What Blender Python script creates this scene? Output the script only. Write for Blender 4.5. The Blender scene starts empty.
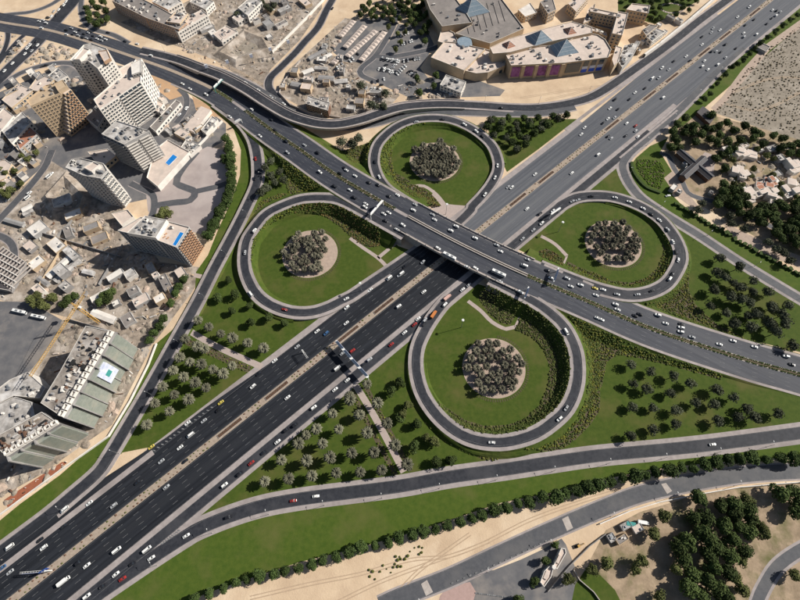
import bpy, math, random
import numpy as np
from mathutils import Vector, Matrix

random.seed(7)
R = math.radians
sc = bpy.context.scene
col = sc.collection

# ------------------------------------------------------------------ camera, sky, sun, exposure
CAM_H, FPX, PITCH, ROLL = 360.0, 482.0, R(63.6), R(2.0)
_f = Vector((0, math.cos(PITCH), -math.sin(PITCH)))
_r0 = Vector((1, 0, 0)); _d0 = Vector((0, -math.sin(PITCH), -math.cos(PITCH)))
_r = math.cos(ROLL)*_r0 + math.sin(ROLL)*_d0
_d = -math.sin(ROLL)*_r0 + math.cos(ROLL)*_d0
cd = bpy.data.cameras.new('camera'); cam = bpy.data.objects.new('camera', cd); col.objects.link(cam)
cd.sensor_width = 36; cd.lens = FPX/800*36; cd.clip_start = 1; cd.clip_end = 6000
cam.matrix_world = Matrix(((_r.x, -_d.x, -_f.x, 0), (_r.y, -_d.y, -_f.y, 0), (_r.z, -_d.z, -_f.z, CAM_H), (0, 0, 0, 1)))
sc.camera = cam

SUN_EL, SUN_AZ = R(35.5), R(14)          # the sun stands towards +x, slightly +y
w = bpy.data.worlds.new('World'); sc.world = w; w.use_nodes = True
nt = w.node_tree; bg = nt.nodes['Background']
sky = nt.nodes.new('ShaderNodeTexSky'); sky.sky_type = 'NISHITA'; sky.sun_disc = False
sky.sun_elevation = SUN_EL; sky.sun_rotation = R(90) - SUN_AZ
sky.air_density = 1.0; sky.dust_density = 1.5
nt.links.new(sky.outputs[0], bg.inputs[0]); bg.inputs[1].default_value = 0.05
sl = bpy.data.lights.new('sun', 'SUN'); sl.energy = 5.0; sl.angle = R(0.5); sl.color = (1.0, 0.95, 0.87)
so = bpy.data.objects.new('sun', sl); col.objects.link(so)
sdir = Vector((math.cos(SUN_AZ)*math.cos(SUN_EL), math.sin(SUN_AZ)*math.cos(SUN_EL), math.sin(SUN_EL)))
so.rotation_euler = sdir.to_track_quat('Z', 'Y').to_euler()
vs = sc.view_settings
vs.view_transform = 'Standard'; vs.look = 'None'; vs.exposure = 0.34; vs.gamma = 1.0; vs.use_curve_mapping = False

# ------------------------------------------------------------------ survey: photograph point -> place at height z
def G(x, y, z=0.0):
    d = _f + _r*((x-400)/FPX) + _d*((y-300)/FPX)
    k = (CAM_H - z)/(-d.z)
    return Vector((d.x*k, d.y*k, z))
def PX(p):
    q = Vector(p) - Vector((0, 0, CAM_H)); zz = q.dot(_f)
    return (400 + FPX*q.dot(_r)/zz, 300 + FPX*q.dot(_d)/zz)
def T(ox, oy, k, pts): return [(ox + a/k, oy + b/k) for a, b in pts]

# ------------------------------------------------------------------ materials
MATS = {}
def mat(name, c1, c2=None, scale=0.5, rough=0.85, bump=0.0, bscale=None, detail=6, spec=0.3, rnd=0.0, c3=None, metal=0.0,
        stretch=None, vcol=False, scale3=None, lo=0.35, hi=0.65):
    m = bpy.data.materials.new(name); m.use_nodes = True; n = m.node_tree; N = n.nodes; L = n.links
    b = N['Principled BSDF']; b.inputs['Roughness'].default_value = rough
    b.inputs['Specular IOR Level'].default_value = spec; b.inputs['Metallic'].default_value = metal
    geo = N.new('ShaderNodeNewGeometry'); vec = geo.outputs['Position']
    if stretch:
        mp = N.new('ShaderNodeMapping'); mp.vector_type = 'TEXTURE'
        mp.inputs['Rotation'].default_value = (0, 0, stretch[0]); mp.inputs['Scale'].default_value = (stretch[1], 1, 1)
        L.new(vec, mp.inputs[0]); vec = mp.outputs[0]
    def nz(s, d):
        t = N.new('ShaderNodeTexNoise'); t.inputs['Scale'].default_value = s; t.inputs['Detail'].default_value = d
        t.inputs['Roughness'].default_value = 0.62; L.new(vec, t.inputs['Vector']); return t
    def mix(a, b_, fac):
        x = N.new('ShaderNodeMix'); x.data_type = 'RGBA'
        for s, v in ((6, a), (7, b_)):
            if isinstance(v, tuple): x.inputs[s].default_value = (*v, 1)
            else: L.new(v, x.inputs[s])
        if isinstance(fac, float): x.inputs[0].default_value = fac
        else: L.new(fac, x.inputs[0])
        return x.outputs[2]
    def ramp(o, lo, hi):
        r = N.new('ShaderNodeMapRange'); r.inputs[1].default_value = lo; r.inputs[2].default_value = hi; L.new(o, r.inputs[0]); return r.outputs[0]
    colr = c1
    if c2: colr = mix(c1, c2, ramp(nz(scale, detail).outputs[0], lo, hi))
    if c3: colr = mix(colr, c3, ramp(nz(scale3 or scale*0.13, 5).outputs[0], 0.5, 0.68))
    if rnd:
        oi = N.new('ShaderNodeObjectInfo'); mr = N.new('ShaderNodeMapRange')
        mr.inputs[3].default_value = 1-rnd; mr.inputs[4].default_value = 1+rnd; L.new(oi.outputs['Random'], mr.inputs[0])
        hs = N.new('ShaderNodeHueSaturation'); L.new(mr.outputs[0], hs.inputs['Value'])
        if isinstance(colr, tuple): hs.inputs['Color'].default_value = (*colr, 1)
        else: L.new(colr, hs.inputs['Color'])
        colr = hs.outputs[0]
    if vcol:
        at = N.new('ShaderNodeAttribute'); at.attribute_name = 'tint'
        mm = N.new('ShaderNodeMix'); mm.data_type = 'RGBA'; mm.blend_type = 'MULTIPLY'; mm.inputs[0].default_value = 1
        if isinstance(colr, tuple): mm.inputs[6].default_value = (*colr, 1)
        else: L.new(colr, mm.inputs[6])
        L.new(at.outputs['Color'], mm.inputs[7]); colr = mm.outputs[2]
    if isinstance(colr, tuple): b.inputs['Base Color'].default_value = (*colr, 1)
    else: L.new(colr, b.inputs['Base Color'])
    if bump:
        bp = N.new('ShaderNodeBump'); bp.inputs['Strength'].default_value = 0.6; bp.inputs['Distance'].default_value = bump
        L.new(nz(bscale or scale*3, 4).outputs[0], bp.inputs['Height']); L.new(bp.outputs[0], b.inputs['Normal'])
    MATS[name] = m; return m
HWANG = math.atan2(0.63757516, 0.77038816)
mat('sand', (.62, .475, .325), (.50, .37, .25), .06, .95, .25, .9, c3=(.68, .55, .40), scale3=.02)
mat('site_dirt', (.36, .295, .235), (.17, .142, .115), .22, .95, .5, .5, c3=(.50, .44, .38), scale3=.06)
mat('scrub_dirt', (.29, .25, .20), (.20, .172, .137), .3, .95, .3, .6, c3=(.36, .315, .26), scale3=.05)
mat('asphalt_highway', (.009, .0105, .0145), (.025, .028, .035), .42, .75, .012, 4, stretch=(HWANG, 60), c3=(.021, .023, .028), scale3=.12, spec=.22)
mat('asphalt_pale', (.066, .071, .084), (.112, .117, .131), .42, .72, .012, 4, stretch=(HWANG, 60), c3=(.125, .128, .136), scale3=.12, spec=.3)  # paler tone for the highway from the bridge to the upper right
mat('asphalt_old', (.068, .071, .080), (.094, .095, .103), .35, .75, .012, 4, c3=(.115, .112, .114), spec=.3)
mat('asphalt_bridge', (.030, .033, .044), (.054, .058, .072), .42, .72, .012, 4, stretch=(R(-33), 40), c3=(.066, .069, .08), scale3=.1, spec=.3)
mat('asphalt_ramp', (.020, .022, .029), (.038, .040, .048), .3, .72, .012, 4, c3=(.052, .053, .06), spec=.25)
mat('asphalt_lot', (.110, .110, .118), (.158, .152, .152), .12, .85, .02, 3, c3=(.23, .205, .185), scale3=.03)
mat('shoulder', (.285, .250, .240), (.365, .322, .308), .25, .9, .02, 3, c3=(.24, .21, .20))
mat('concrete', (.46, .41, .37), (.36, .32, .29), .4, .9, .03, 2)
mat('concrete_grey', (.27, .26, .255), (.20, .19, .185), .3, .9, .04, 2, c3=(.34, .33, .32))
mat('median_pave', (.38, .31, .245), (.29, .23, .18), .5, .92, .05, 2)
mat('path_pave', (.42, .345, .31), (.36, .295, .265), .5, .9, .02, 2)
mat('lot_pave', (.40, .34, .315), (.32, .27, .255), .07, .9, .02, 2, c3=(.46, .40, .375))
mat('pink_pave', (.42, .29, .26), (.36, .25, .22), .5, .9)
mat('red_soil', (.33, .115, .06), (.25, .085, .05), .3, .95, .1)
mat('orange_soil', (.48, .30, .17), (.40, .27, .17), .3, .95, .1)
mat('soil', (.075, .045, .03), (.12, .075, .05), .8, .95, .1)
mat('disc_sand', (.44, .345, .275), (.35, .27, .22), .4, .95, .08, 1.5)
mat('grass', (.040, .068, .0058), (.062, .088, .0105), .30, .95, .10, 2.2, detail=9, c3=(.090, .092, .022), scale3=.032)
mat('grass_strip', (.045, .080, .0068), (.069, .101, .0115), .28, .95, .10, 2.2, detail=9, c3=(.094, .105, .024), scale3=.026)
mat('bed_soil', (.070, .056, .034), (.115, .09, .056), .6, .95, .1)
mat('white_line', (.25, .25, .25), (.09, .09, .095), .9, .8)
mat('park_earth', (.40, .30, .205), (.24, .18, .12), .12, .95, .3, .6, c3=(.13, .125, .05), scale3=.045)
mat('track_sand', (.46, .34, .235), (.38, .28, .19), .4, .95, .1)
mat('yellow_line', (.55, .40, .10), rough=.8)
mat('shrub', (.078, .090, .030), rough=.9, vcol=True, spec=.1)
mat('leaf_dark', (.036, .056, .016), (.070, .094, .028), .8, .85, rnd=.4, spec=.15)
mat('leaf_hedge', (.034, .058, .016), (.062, .090, .026), .8, .85, rnd=.3, spec=.15)
mat('leaf_olive', (.080, .095, .030), (.125, .132, .048), .8, .85, rnd=.3, spec=.15)
mat('leaf_grey', (.098, .098, .062), (.165, .160, .112), .8, .9, rnd=.3, spec=.15)
mat('leaf_acacia', (.058, .068, .040), (.098, .104, .068), .8, .9, rnd=.3, spec=.1)
mat('leaf_disc', (.082, .078, .055), (.148, .138, .100), .8, .9, rnd=.35, spec=.1)
mat('bark', (.15, .11, .08), (.09, .065, .05), 3, .95)
mat('palm_bark', (.20, .15, .10), (.13, .09, .06), 3, .95)
mat('glass', (.03, .045, .06), rough=.12, spec=.8)
mat('car_glass', (.015, .02, .025), rough=.08, spec=.8)
mat('tyre', (.02, .02, .02), rough=.9)
mat('metal_grey', (.30, .31, .32), rough=.45, metal=.5)
mat('metal_white', (.70, .70, .68), rough=.5)
mat('plaster_white', (.74, .70, .64), (.64, .60, .55), .25, .85, c3=(.55, .51, .47), scale3=.08)
mat('plaster_tan', (.52, .40, .27), (.46, .35, .235), .3, .85, c3=(.42, .32, .22), scale3=.08)
mat('plaster_tan2', (.46, .295, .185), (.40, .255, .165), .3, .85)
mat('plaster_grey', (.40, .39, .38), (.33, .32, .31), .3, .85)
mat('plaster_orange', (.48, .285, .165), (.42, .245, .145), .3, .85)
mat('roof_pink', (.62, .52, .45), (.54, .45, .39), .3, .9, c3=(.48, .41, .36), scale3=.1)
mat('roof_grey', (.235, .21, .195), (.19, .172, .16), .3, .9, c3=(.28, .25, .23), scale3=.06)
mat('roof_dirty', (.48, .45, .42), (.24, .225, .21), .22, .9, .1, 1, c3=(.62, .60, .58), scale3=.09)
mat('roof_works', (.36, .32, .28), (.15, .13, .115), .2, .9, .2, 1, c3=(.50, .47, .44), scale3=.07)
mat('roof_tile', (.40, .19, .12), (.33, .15, .095), .6, .9)
mat('green_glass', (.20, .225, .195), (.26, .28, .245), .3, .4, c3=(.31, .30, .25), scale3=.06, spec=.5)
mat('dark_roof', (.055, .05, .055), (.085, .075, .075), .6, .7)
mat('pyramid_glass', (.20, .26, .31), (.26, .32, .37), .5, .25, spec=.6)
mat('pool_water', (.012, .17, .52), (.02, .22, .60), .8, .1, .03, 2, spec=.6)
mat('banner_purple', (.20, .055, .19), (.35, .14, .34), .35, .6, c3=(.10, .02, .09), scale3=.15)
mat('banner_blue', (.015, .055, .42), (.03, .10, .55), .4, .6)
mat('banner_white', (.66, .68, .74), (.45, .50, .66), .35, .6)
mat('sign_blue', (.02, .07, .30), rough=.5)
mat('brown_wood', (.11, .06, .04), (.16, .09, .06), .6, .8)
mat('crane_yellow', (.50, .30, .08), rough=.6)
mat('teal_paint', (.05, .28, .26), rough=.5)
CARCOL = {'w': ('white', (.78, .78, .76)), 's': ('silver', (.42, .43, .44)), 'k': ('black', (.018, .018, .022)), 'r': ('red', (.32, .03, .025)),
          'y': ('yellow', (.62, .50, .10)), 'b': ('blue', (.05, .12, .25)), 'o': ('orange', (.55, .20, .06)), 'p': ('pale pink', (.62, .40, .34))}
for k, (nm, c) in CARCOL.items(): mat('paint_'+nm, c, rough=.28, spec=.6)

# ------------------------------------------------------------------ mesh helpers
def tag(o, label=None, cat=None, group=None, kind=None):
    if label: o['label'] = label
    if cat: o['category'] = cat
    if group: o['group'] = group
    if kind: o['kind'] = kind
    return o
def empty(name, loc=(0, 0, 0), rz=0):
    o = bpy.data.objects.new(name, None); col.objects.link(o); o.location = loc; o.rotation_euler.z = rz; o.empty_display_size = .5; return o
def link(name, me, parent=None, loc=None, rz=0):
    o = bpy.data.objects.new(name, me); col.objects.link(o)
    if parent: o.parent = parent
    if loc is not None: o.location = loc
    if rz: o.rotation_euler.z = rz
    return o
class MB:
    def __init__(s): s.v = []; s.f = []; s.m = []; s.mats = []; s.c = []
    def mi(s, m):
        if m not in s.mats: s.mats.append(m)
        return s.mats.index(m)
    def add(s, v, f, m):
        b = len(s.v); i = s.mi(m); s.v += [tuple(q) for q in v]; s.f += [tuple(b+k for k in q) for q in f]; s.m += [i]*len(f); return s
    def prism(s, poly, z0, z1, m, top=None, bottom=False):
        n = len(poly); poly = ccw(poly)
        s.add([(p[0], p[1], z0) for p in poly] + [(p[0], p[1], z1) for p in poly], [(i, (i+1) % n, n+(i+1) % n, n+i) for i in range(n)], m)
        s.add([(p[0], p[1], z1) for p in poly], [tuple(range(n))], top or m)
        if bottom: s.add([(p[0], p[1], z0) for p in poly], [tuple(range(n))[::-1]], m)
        return s
    def box(s, c, sx, sy, z0, z1, m, a=0, top=None):
        ca, sa = math.cos(a), math.sin(a)
        return s.prism([(c[0]+x*ca-y*sa, c[1]+x*sa+y*ca) for x, y in ((-sx/2, -sy/2), (sx/2, -sy/2), (sx/2, sy/2), (-sx/2, sy/2))], z0, z1, m, top, True)
    def bar(s, a, b, r, m, r2=None, n=6):
        a = Vector(a); b = Vector(b); d = (b-a).normalized(); u = d.orthogonal().normalized(); v = d.cross(u); r2 = r if r2 is None else r2
        vs_ = [a+(u*math.cos(t)+v*math.sin(t))*r for t in [2*math.pi*i/n for i in range(n)]] + [b+(u*math.cos(t)+v*math.sin(t))*r2 for t in [2*math.pi*i/n for i in range(n)]]
        return s.add(vs_, [(i, (i+1) % n, n+(i+1) % n, n+i) for i in range(n)] + [tuple(range(n))[::-1], tuple(range(n, 2*n))], m)
    def mesh(s, name, smooth=False):
        me = bpy.data.meshes.new(name); me.from_pydata(s.v, [], s.f)
        for m in s.mats: me.materials.append(MATS[m])
        me.polygons.foreach_set('material_index', s.m)
        if smooth: me.polygons.foreach_set('use_smooth', [True]*len(s.f))
        me.update(); return me
    def build(s, name, parent=None, loc=None, rz=0, smooth=False): return link(name, s.mesh(name, smooth), parent, loc, rz)
def area(p): return sum(p[i][0]*p[(i+1) % len(p)][1]-p[(i+1) % len(p)][0]*p[i][1] for i in range(len(p)))/2
def ccw(p):
    p = [tuple(q) for q in p]; return p if area(p) > 0 else p[::-1]
def inset(p, d):
    p = ccw([q[:2] for q in p]); n = len(p); o = []
    for i in range(n):
        a, b, c = Vector(p[i-1]), Vector(p[i]), Vector(p[(i+1) % n])
        e1 = (b-a).normalized(); e2 = (c-b).normalized(); n1 = Vector((-e1.y, e1.x)); n2 = Vector((-e2.y, e2.x))
        k = n1+n2; k = k/max(.35, k.dot(n1)) if k.length > 1e-6 else n1
        o.append(tuple(b+k*d))
    return o
def inside(p, poly):
    x, y = p[0], p[1]; r = False; n = len(poly)
    for i in range(n):
        x1, y1 = poly[i][0], poly[i][1]; x2, y2 = poly[i-1][0], poly[i-1][1]
        if (y1 > y) != (y2 > y) and x < (x2-x1)*(y-y1)/(y2-y1)+x1: r = not r
    return r
def smooth_line(P, step=4.0):
    P = [Vector(p) for p in P]; P = [P[0]*2-P[1]] + P + [P[-1]*2-P[-2]]; out = []
    for i in range(1, len(P)-2):
        p0, p1, p2, p3 = P[i-1:i+3]; L = (p2-p1).length; n = max(1, int(L/step))
        for k in range(n):
            t = k/n; t2 = t*t; t3 = t2*t
            out.append(.5*((2*p1)+(-p0+p2)*t+(2*p0-5*p1+4*p2-p3)*t2+(-p0+3*p1-3*p2+p3)*t3))
    out.append(P[-2]); return out
def tangents(S):
    o = []
    for i in range(len(S)):
        d = S[min(i+1, len(S)-1)]-S[max(i-1, 0)]; d.z = 0; o.append(d.normalized())
    return o
def offset(S, t):
    return [p+Vector((-d.y, d.x, 0))*t for p, d in zip(S, tangents(S))]
def ribbon(mb, S, a, b, dz, m, skirt=None, skirt_m='concrete', thick=None):
    """strip between lateral offsets a<b along S; skirt: list of bottom heights (walls) or None"""
    Ta = tangents(S); vv = []; n = len(S)
    fa = a if callable(a) else (lambda i: a); fb = b if callable(b) else (lambda i: b)
    for i, (p, d) in enumerate(zip(S, Ta)):
        nn = Vector((-d.y, d.x, 0))
        for t in (fa(i), fb(i)): q = p+nn*t; vv.append((q.x, q.y, q.z+dz))
    mb.add(vv, [(2*i, 2*i+2, 2*i+3, 2*i+1) for i in range(n-1)], m)
    if skirt is not None:
        v2 = []
        for i, p in enumerate(vv): v2 += [p, (p[0], p[1], skirt[i//2])]
        f = []
        for i in range(n-1):
            for s_ in (0, 1):
                q = [4*i+2*s_, 4*i+2*s_+1, 4*i+4+2*s_+1, 4*i+4+2*s_]
                f.append(tuple(q) if s_ == 0 else tuple(q[::-1]))
        mb.add(v2, f, skirt_m)
        mb.add([(p[0], p[1], skirt[i//2]) for i, p in enumerate(vv)], [(2*i, 2*i+1, 2*i+3, 2*i+2) for i in range(n-1)], skirt_m)
def dashes(mb, S, t, dz, m='white_line', on=4.0, off=8.0, w_=.16, s0=0, s1=None):
    acc = 0; nxt = s0; Ta = tangents(S); cum = [0]
    for i in range(1, len(S)): cum.append(cum[-1]+(S[i]-S[i-1]).length)
    s1 = cum[-1] if s1 is None else s1
    def at(s):
        i = min(max(np.searchsorted(cum, s)-1, 0), len(S)-2); k = (s-cum[i])/max(1e-6, cum[i+1]-cum[i]); p = S[i].lerp(S[i+1], k); d = Ta[i].lerp(Ta[i+1], k).normalized(); return p, d
    s = s0
    while s+on < s1:
        (p, d), (q, e) = at(s), at(s+on); n1 = Vector((-d.y, d.x, 0)); n2 = Vector((-e.y, e.x, 0)); up = Vector((0, 0, dz))
        mb.add([p+n1*(t-w_/2)+up, q+n2*(t-w_/2)+up, q+n2*(t+w_/2)+up, p+n1*(t+w_/2)+up], [(0, 1, 2, 3)], m); s += on+off
def sheet(name, pxs, z, m, kind='structure', parent=None, thick=None):
    p = ccw([tuple(G(*q))[:2] for q in pxs]); mb = MB()
    if thick: mb.prism(p, 0, z, m)
    else: mb.add([(a, b, z) for a, b in p], [tuple(range(len(p)))], m)
    o = mb.build(name, parent); 
    if kind: o['kind'] = kind
    return o
ORD = ['first', 'second', 'third', 'fourth', 'fifth', 'sixth', 'seventh', 'eighth', 'ninth', 'tenth', 'eleventh', 'twelfth', 'thirteenth', 'fourteenth',
       'fifteenth', 'sixteenth', 'seventeenth', 'eighteenth', 'nineteenth', 'twentieth']
TENS = {2: 'twenty', 3: 'thirty', 4: 'forty', 5: 'fifty', 6: 'sixty', 7: 'seventy'}
def ordinal(i):
    if i < 20: return ORD[i]
    n = i+1; t, u = divmod(n, 10)
    return TENS[t]+'-'+ORD[u-1] if u else TENS[t][:-1]+'ieth'

# ------------------------------------------------------------------ ground
mb = MB(); mb.add([(-2500, -900, 0), (2500, -900, 0), (2500, 2800, 0), (-2500, 2800, 0)], [(0, 1, 2, 3)], 'sand')
mb.build('ground')['kind'] = 'structure'

HC = Vector((143.178, 303.465, 0)); HD = Vector((.770388, .637575, 0)); HN = Vector((-.637575, .770388, 0))
def hw(s, t, z=0): return HC+HD*s+HN*t+Vector((0, 0, z))
def hst(p): q = Vector((p[0], p[1], 0))-HC; return q.dot(HD), q.dot(HN)
LANES = []            # (phrase, samples, tangents, halfwidth, direction)
def reg(phrase, S, hwid, sign=1): LANES.append((phrase, S, tangents(S), hwid, sign))

# ---- sheets of ground cover (photograph points on the ground)
W_SLIP = [(256, 150), (258, 165), (257, 182.5), (247.5, 205), (232.5, 235), (215, 267.5), (197.5, 302), (175, 342.5), (150, 387.5), (132.5, 417.5), (110, 455), (97.5, 473), (72.5, 495), (45, 518), (5, 548), (-40, 582)]
SE_SLIP = [(60, 622), (100, 593), (130, 572.5), (160, 552.5), (187.5, 535), (200, 528), (230, 516), (262.5, 506), (300, 499), (350, 492.5), (400, 486), (450, 477), (500, 470), (550, 462.5), (600, 455.5), (700, 446), (800, 433), (880, 422)]
NE_SLIP = [tuple(PX(hw(300, -24))), tuple(PX(hw(250, -26))), tuple(PX(hw(215, -29))), (675, 114), (660, 127), (645, 140), (634, 149), (626.5, 157), (622.5, 165), (624.5, 174.5), (631, 186.5), (642.5, 199), (667.5, 216), (700, 236), (737.5, 261), (770, 281), (800, 299), (870, 340)]
def st(px): return tuple(PX(hw(*px)))
nwq = [tuple(PX(hw(s, 24))) for s in (-150, -250, -330, -400)]
sheet('lawn', [(232, 116), (254, 134), (275, 150), (330, 186), (372, 210), (398, 246)] + nwq + W_SLIP[10::-1], .03, 'grass')
sheet('lawn', [tuple(PX(hw(s, -32))) for s in (-470, -380, -280, -190, -125)] + [(478, 284), (530, 300), (600, 324), (700, 362), (800, 395)] + [(860, 420), (800, 433), (700, 446), (600, 455), (500, 470), (400, 486), (300, 499), (230, 516), (190, 534)], .03, 'grass')
sheet('lawn', [tuple(PX(hw(s, -32))) for s in (-80, -20, 60)] + NE_SLIP[6:] + [(860, 372), (800, 352), (700, 328), (620, 292), (560, 268), (510, 246)], .034, 'grass')
sheet('lawn', T(370, 110, 6.154, [(60, 330), (75, 240), (130, 160), (230, 95), (380, 70), (500, 80), (620, 130), (710, 210), (760, 310), (740, 420), (660, 520), (570, 600), (480, 590), (300, 590), (140, 480)]), .036, 'grass')
sheet('lawn', [(484, 122), (500, 116), (520, 117), (545, 119), (577, 119), (540, 148), (507, 172), (500, 158), (494, 142)], .03, 'grass')
sheet('lawn', [(224, 118), (234, 130), (241, 150), (240, 175), (232, 200), (218, 230), (208, 255), (196, 272), (195, 290), (178, 325), (157, 343), (148, 362), (130, 400), (108, 438), (92, 447), (60, 475), (20, 504), (-30, 545)] + W_SLIP[::-1] + [(240, 124)], .028, 'grass_strip')
hedge_line = [(130, 625), (210, 592), (245, 580), (300, 562), (350, 550), (400, 536), (450, 520), (500, 503), (550, 493), (600, 480), (650, 470), (700, 464), (750, 460), (800, 456), (880, 448)]
sheet('lawn', SE_SLIP + hedge_line[::-1], .028, 'grass_strip')
sheet('lawn', [tuple(PX(hw(q, -29))) for q in (150, 250, 350, 450, 560)] + [tuple(PX(hw(q, -48))) for q in (560, 450, 350, 250, 150)], .028, 'grass_strip')
sheet('lawn', [(636, 158), (650, 146), (668, 138), (660, 152), (668, 165), (676, 178), (672, 195), (680, 203), (700, 218), (730, 235), (760, 254), (800, 275), (860, 305), (860, 335), (800, 299), (770, 281), (737.5, 261), (700, 236), (667.5, 216), (642.5, 199), (630, 184), (626, 172)], .03, 'grass_strip')
# built-up ground, lots and yards
sheet('dirt_yard', [(-60, 225), (20, 190), (50, 160), (120, 205), (160, 262), (206, 268), (192, 292), (158, 338), (145, 352), (118, 334), (70, 318), (0, 300), (-60, 300)], .022, 'site_dirt')
sheet('dirt_yard', [(-60, 385), (20, 380), (60, 320), (118, 330), (150, 350), (112, 425), (90, 440), (40, 475), (-60, 530)], .024, 'site_dirt')
sheet('parking_ground', [(-60, 300), (30, 302), (62, 320), (52, 345), (18, 385), (-60, 420)], .026, 'asphalt_lot')
sheet('town_ground', [(-120, 95), (0, 92), (60, 66), (80, 60), (150, 70), (205, 108), (226, 124), (226, 140), (190, 160), (165, 195), (120, 205), (50, 160), (0, 205), (-120, 260)], .02, 'asphalt_lot')
sheet('paved_lot', T(120, 150, 5.714, [(210, 215), (300, 150), (420, 20), (500, -20), (590, 0), (620, 60), (615, 200), (560, 330), (520, 420), (480, 490), (280, 420), (160, 350), (150, 260)]), .03, 'lot_pave')
sheet('sand_patch', [(148, 68), (176, 80), (182, 96), (170, 100), (152, 86)], .034, 'orange_soil')
sheet('sand_patch', [(192, 96), (214, 108), (222, 116), (205, 118), (196, 110)], .034, 'orange_soil')
sheet('red_ground', [(28, 484), (62, 462), (68, 462), (36, 490), (8, 508), (4, 500)], .034, 'red_soil')
sheet('works_ground', [(120, 22), (160, 40), (215, 60), (262, 92), (270, 70), (300, 40), (322, 8), (322, -20), (230, -20), (180, 5)], .016, 'site_dirt')
sheet('works_ground', [(275, 92), (288, 70), (310, 50), (345, 18), (360, 20), (330, 55), (362, 62), (366, 82), (400, 95), (390, 106), (350, 118), (320, 118)], .016, 'site_dirt')
sheet('car_park', [(333, 52), (352, 22), (374, 16), (396, 22), (388, 44), (362, 62), (345, 62)], .02, 'asphalt_lot')
sheet('car_park', [(362, 62), (388, 44), (398, 24), (425, 26), (434, 44), (428, 56), (420, 68), (438, 90), (410, 98), (380, 84), (364, 78)], .018, 'asphalt_lot')
sheet('service_yard', [(425, 90), (440, 66), (460, 74), (505, 90), (500, 96), (440, 98)], .014, 'asphalt_lot')
sheet('garden_ground', [(618, -30), (618, 14), (655, 24), (700, 0), (712, -30)], .02, 'grass')
sheet('scrub_field', [(712, 112), (722, 100), (742, 72), (764, 48), (800, 22), (880, -30), (960, -20), (960, 150), (800, 140), (760, 128)], .02, 'scrub_dirt')
sheet('garden_ground', [(664, 150), (680, 125), (700, 112), (760, 128), (800, 140), (900, 165), (900, 320), (800, 262), (740, 228), (700, 205), (676, 175)], .022, 'park_earth')
sheet('park_ground', [(606, 530), (640, 512), (700, 494), (760, 484), (880, 478), (880, 640), (560, 640), (576, 596), (590, 560)], .02, 'park_earth')
sheet('park_lawn', T(600, 450, 4, [(-60, 480), (0, 500), (60, 560), (100, 640), (-120, 640), (-100, 540)]), .03, 'grass')
sheet('forecourt', T(500, 510, 6.667, [(-250, 420), (-40, 400), (140, 330), (290, 260), (410, 190), (440, 230), (500, 380), (480, 420), (520, 500), (620, 640), (-200, 640)]), .022, 'asphalt_lot')
sheet('pink_paving', [(440, 596), (448, 586), (470, 582), (476, 592), (470, 612), (436, 612)], .03, 'pink_pave')
# planted sand discs in the loops
DISCS = {'C': (434.8, 161.6), 'D': (613.1, 243.6), 'A': (310, 253.6), 'B': (493.8, 367.6)}
DISCPH = {'C': 'upper loop', 'D': 'right loop', 'A': 'left loop', 'B': 'lower loop'}
for k, (x, y) in DISCS.items():
    c = G(x, y); mb = MB(); rr = 24.4
    mb.prism([(c.x+rr*math.cos(t), c.y+rr*math.sin(t)) for t in [2*math.pi*i/64 for i in range(64)]], 0, .12, 'disc_sand')
    mb.build('sand_disc')['kind'] = 'structure'
    mb = MB()
    for i in range(52):
        t = -2.2+3.6*i/52; e = (math.cos(t), math.sin(t))
        mb.box((c.x+e[0]*26.3, c.y+e[1]*26.3), 2.0, .7, 0, .14, 'bed_soil', t)
    mb.build('edging_stone')['kind'] = 'stuff'

# ------------------------------------------------------------------ highway
def span(s0, s1, n=40): return [hw(s0+(s1-s0)*i/n, 0) for i in range(n+1)]
S_ALL = span(-640, 620, 60)
mb = MB()
ribbon(mb, span(-640, -125), -23.5, 21.8, .08, 'asphalt_highway')
ribbon(mb, span(-125, 620), -23.5, 21.8, .08, 'asphalt_pale'); ribbon(mb, span(60, 620), 21.7, lambda i: 21.9+min(1, i/8)*3.6, .076, 'asphalt_pale')
ribbon(mb, span(100, 620), -27.4, -23.4, .074, 'asphalt_pale'); ribbon(mb, span(-420, -300), 21.7, lambda i: 25.2-3.4*max(0, (i-20)/20), .0785, 'asphalt_highway'); ribbon(mb, span(-640, -380), 24, lambda i: 33.6 if i < 26 else 33.6-9.4*((i-26)/14)**.8, .086, 'asphalt_highway')
hwo = mb.build('highway'); hwo['kind'] = 'structure'
mb = MB()
for t in (6.3, 10, 13.7, 17.4, -6.7, -10.6, -14.5, -18.4): dashes(mb, S_ALL, t, .10)
for t in (3.1, 21.3, -3.3, -23.0): dashes(mb, S_ALL, t, .10, on=40, off=.01, w_=.12)
mb.build('lane_marking', hwo)['kind'] = 'stuff'
mb = MB()
ribbon(mb, span(-415, 80), 21.8, 27, .042, 'shoulder'); ribbon(mb, span(150, 620), -31, -27, .046, 'shoulder')
mb.build('shoulder', hwo)
mb = MB()     # kerbed divider islands
for S, a, b in ((span(-640, -405), 20.2, 24.2), (span(-640, 170), -27.2, -23.4), (span(60, 330), 25.6, 29), (span(70, 165), -32.6, -30.6)):
    ribbon(mb, S, a, b, .2, 'shoulder', [0]*len(S), 'shoulder')
mb.build('divider_island', hwo)
mb = MB(); ribbon(mb, S_ALL, -2.6, 2.6, .22, 'median_pave', [0]*len(S_ALL), 'concrete')
med = mb.build('median', hwo)
reg("the highway's far carriageway", offset(S_ALL, 12), 10, -1); reg("the highway's near carriageway", offset(S_ALL, -13), 10.5, 1)
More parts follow.
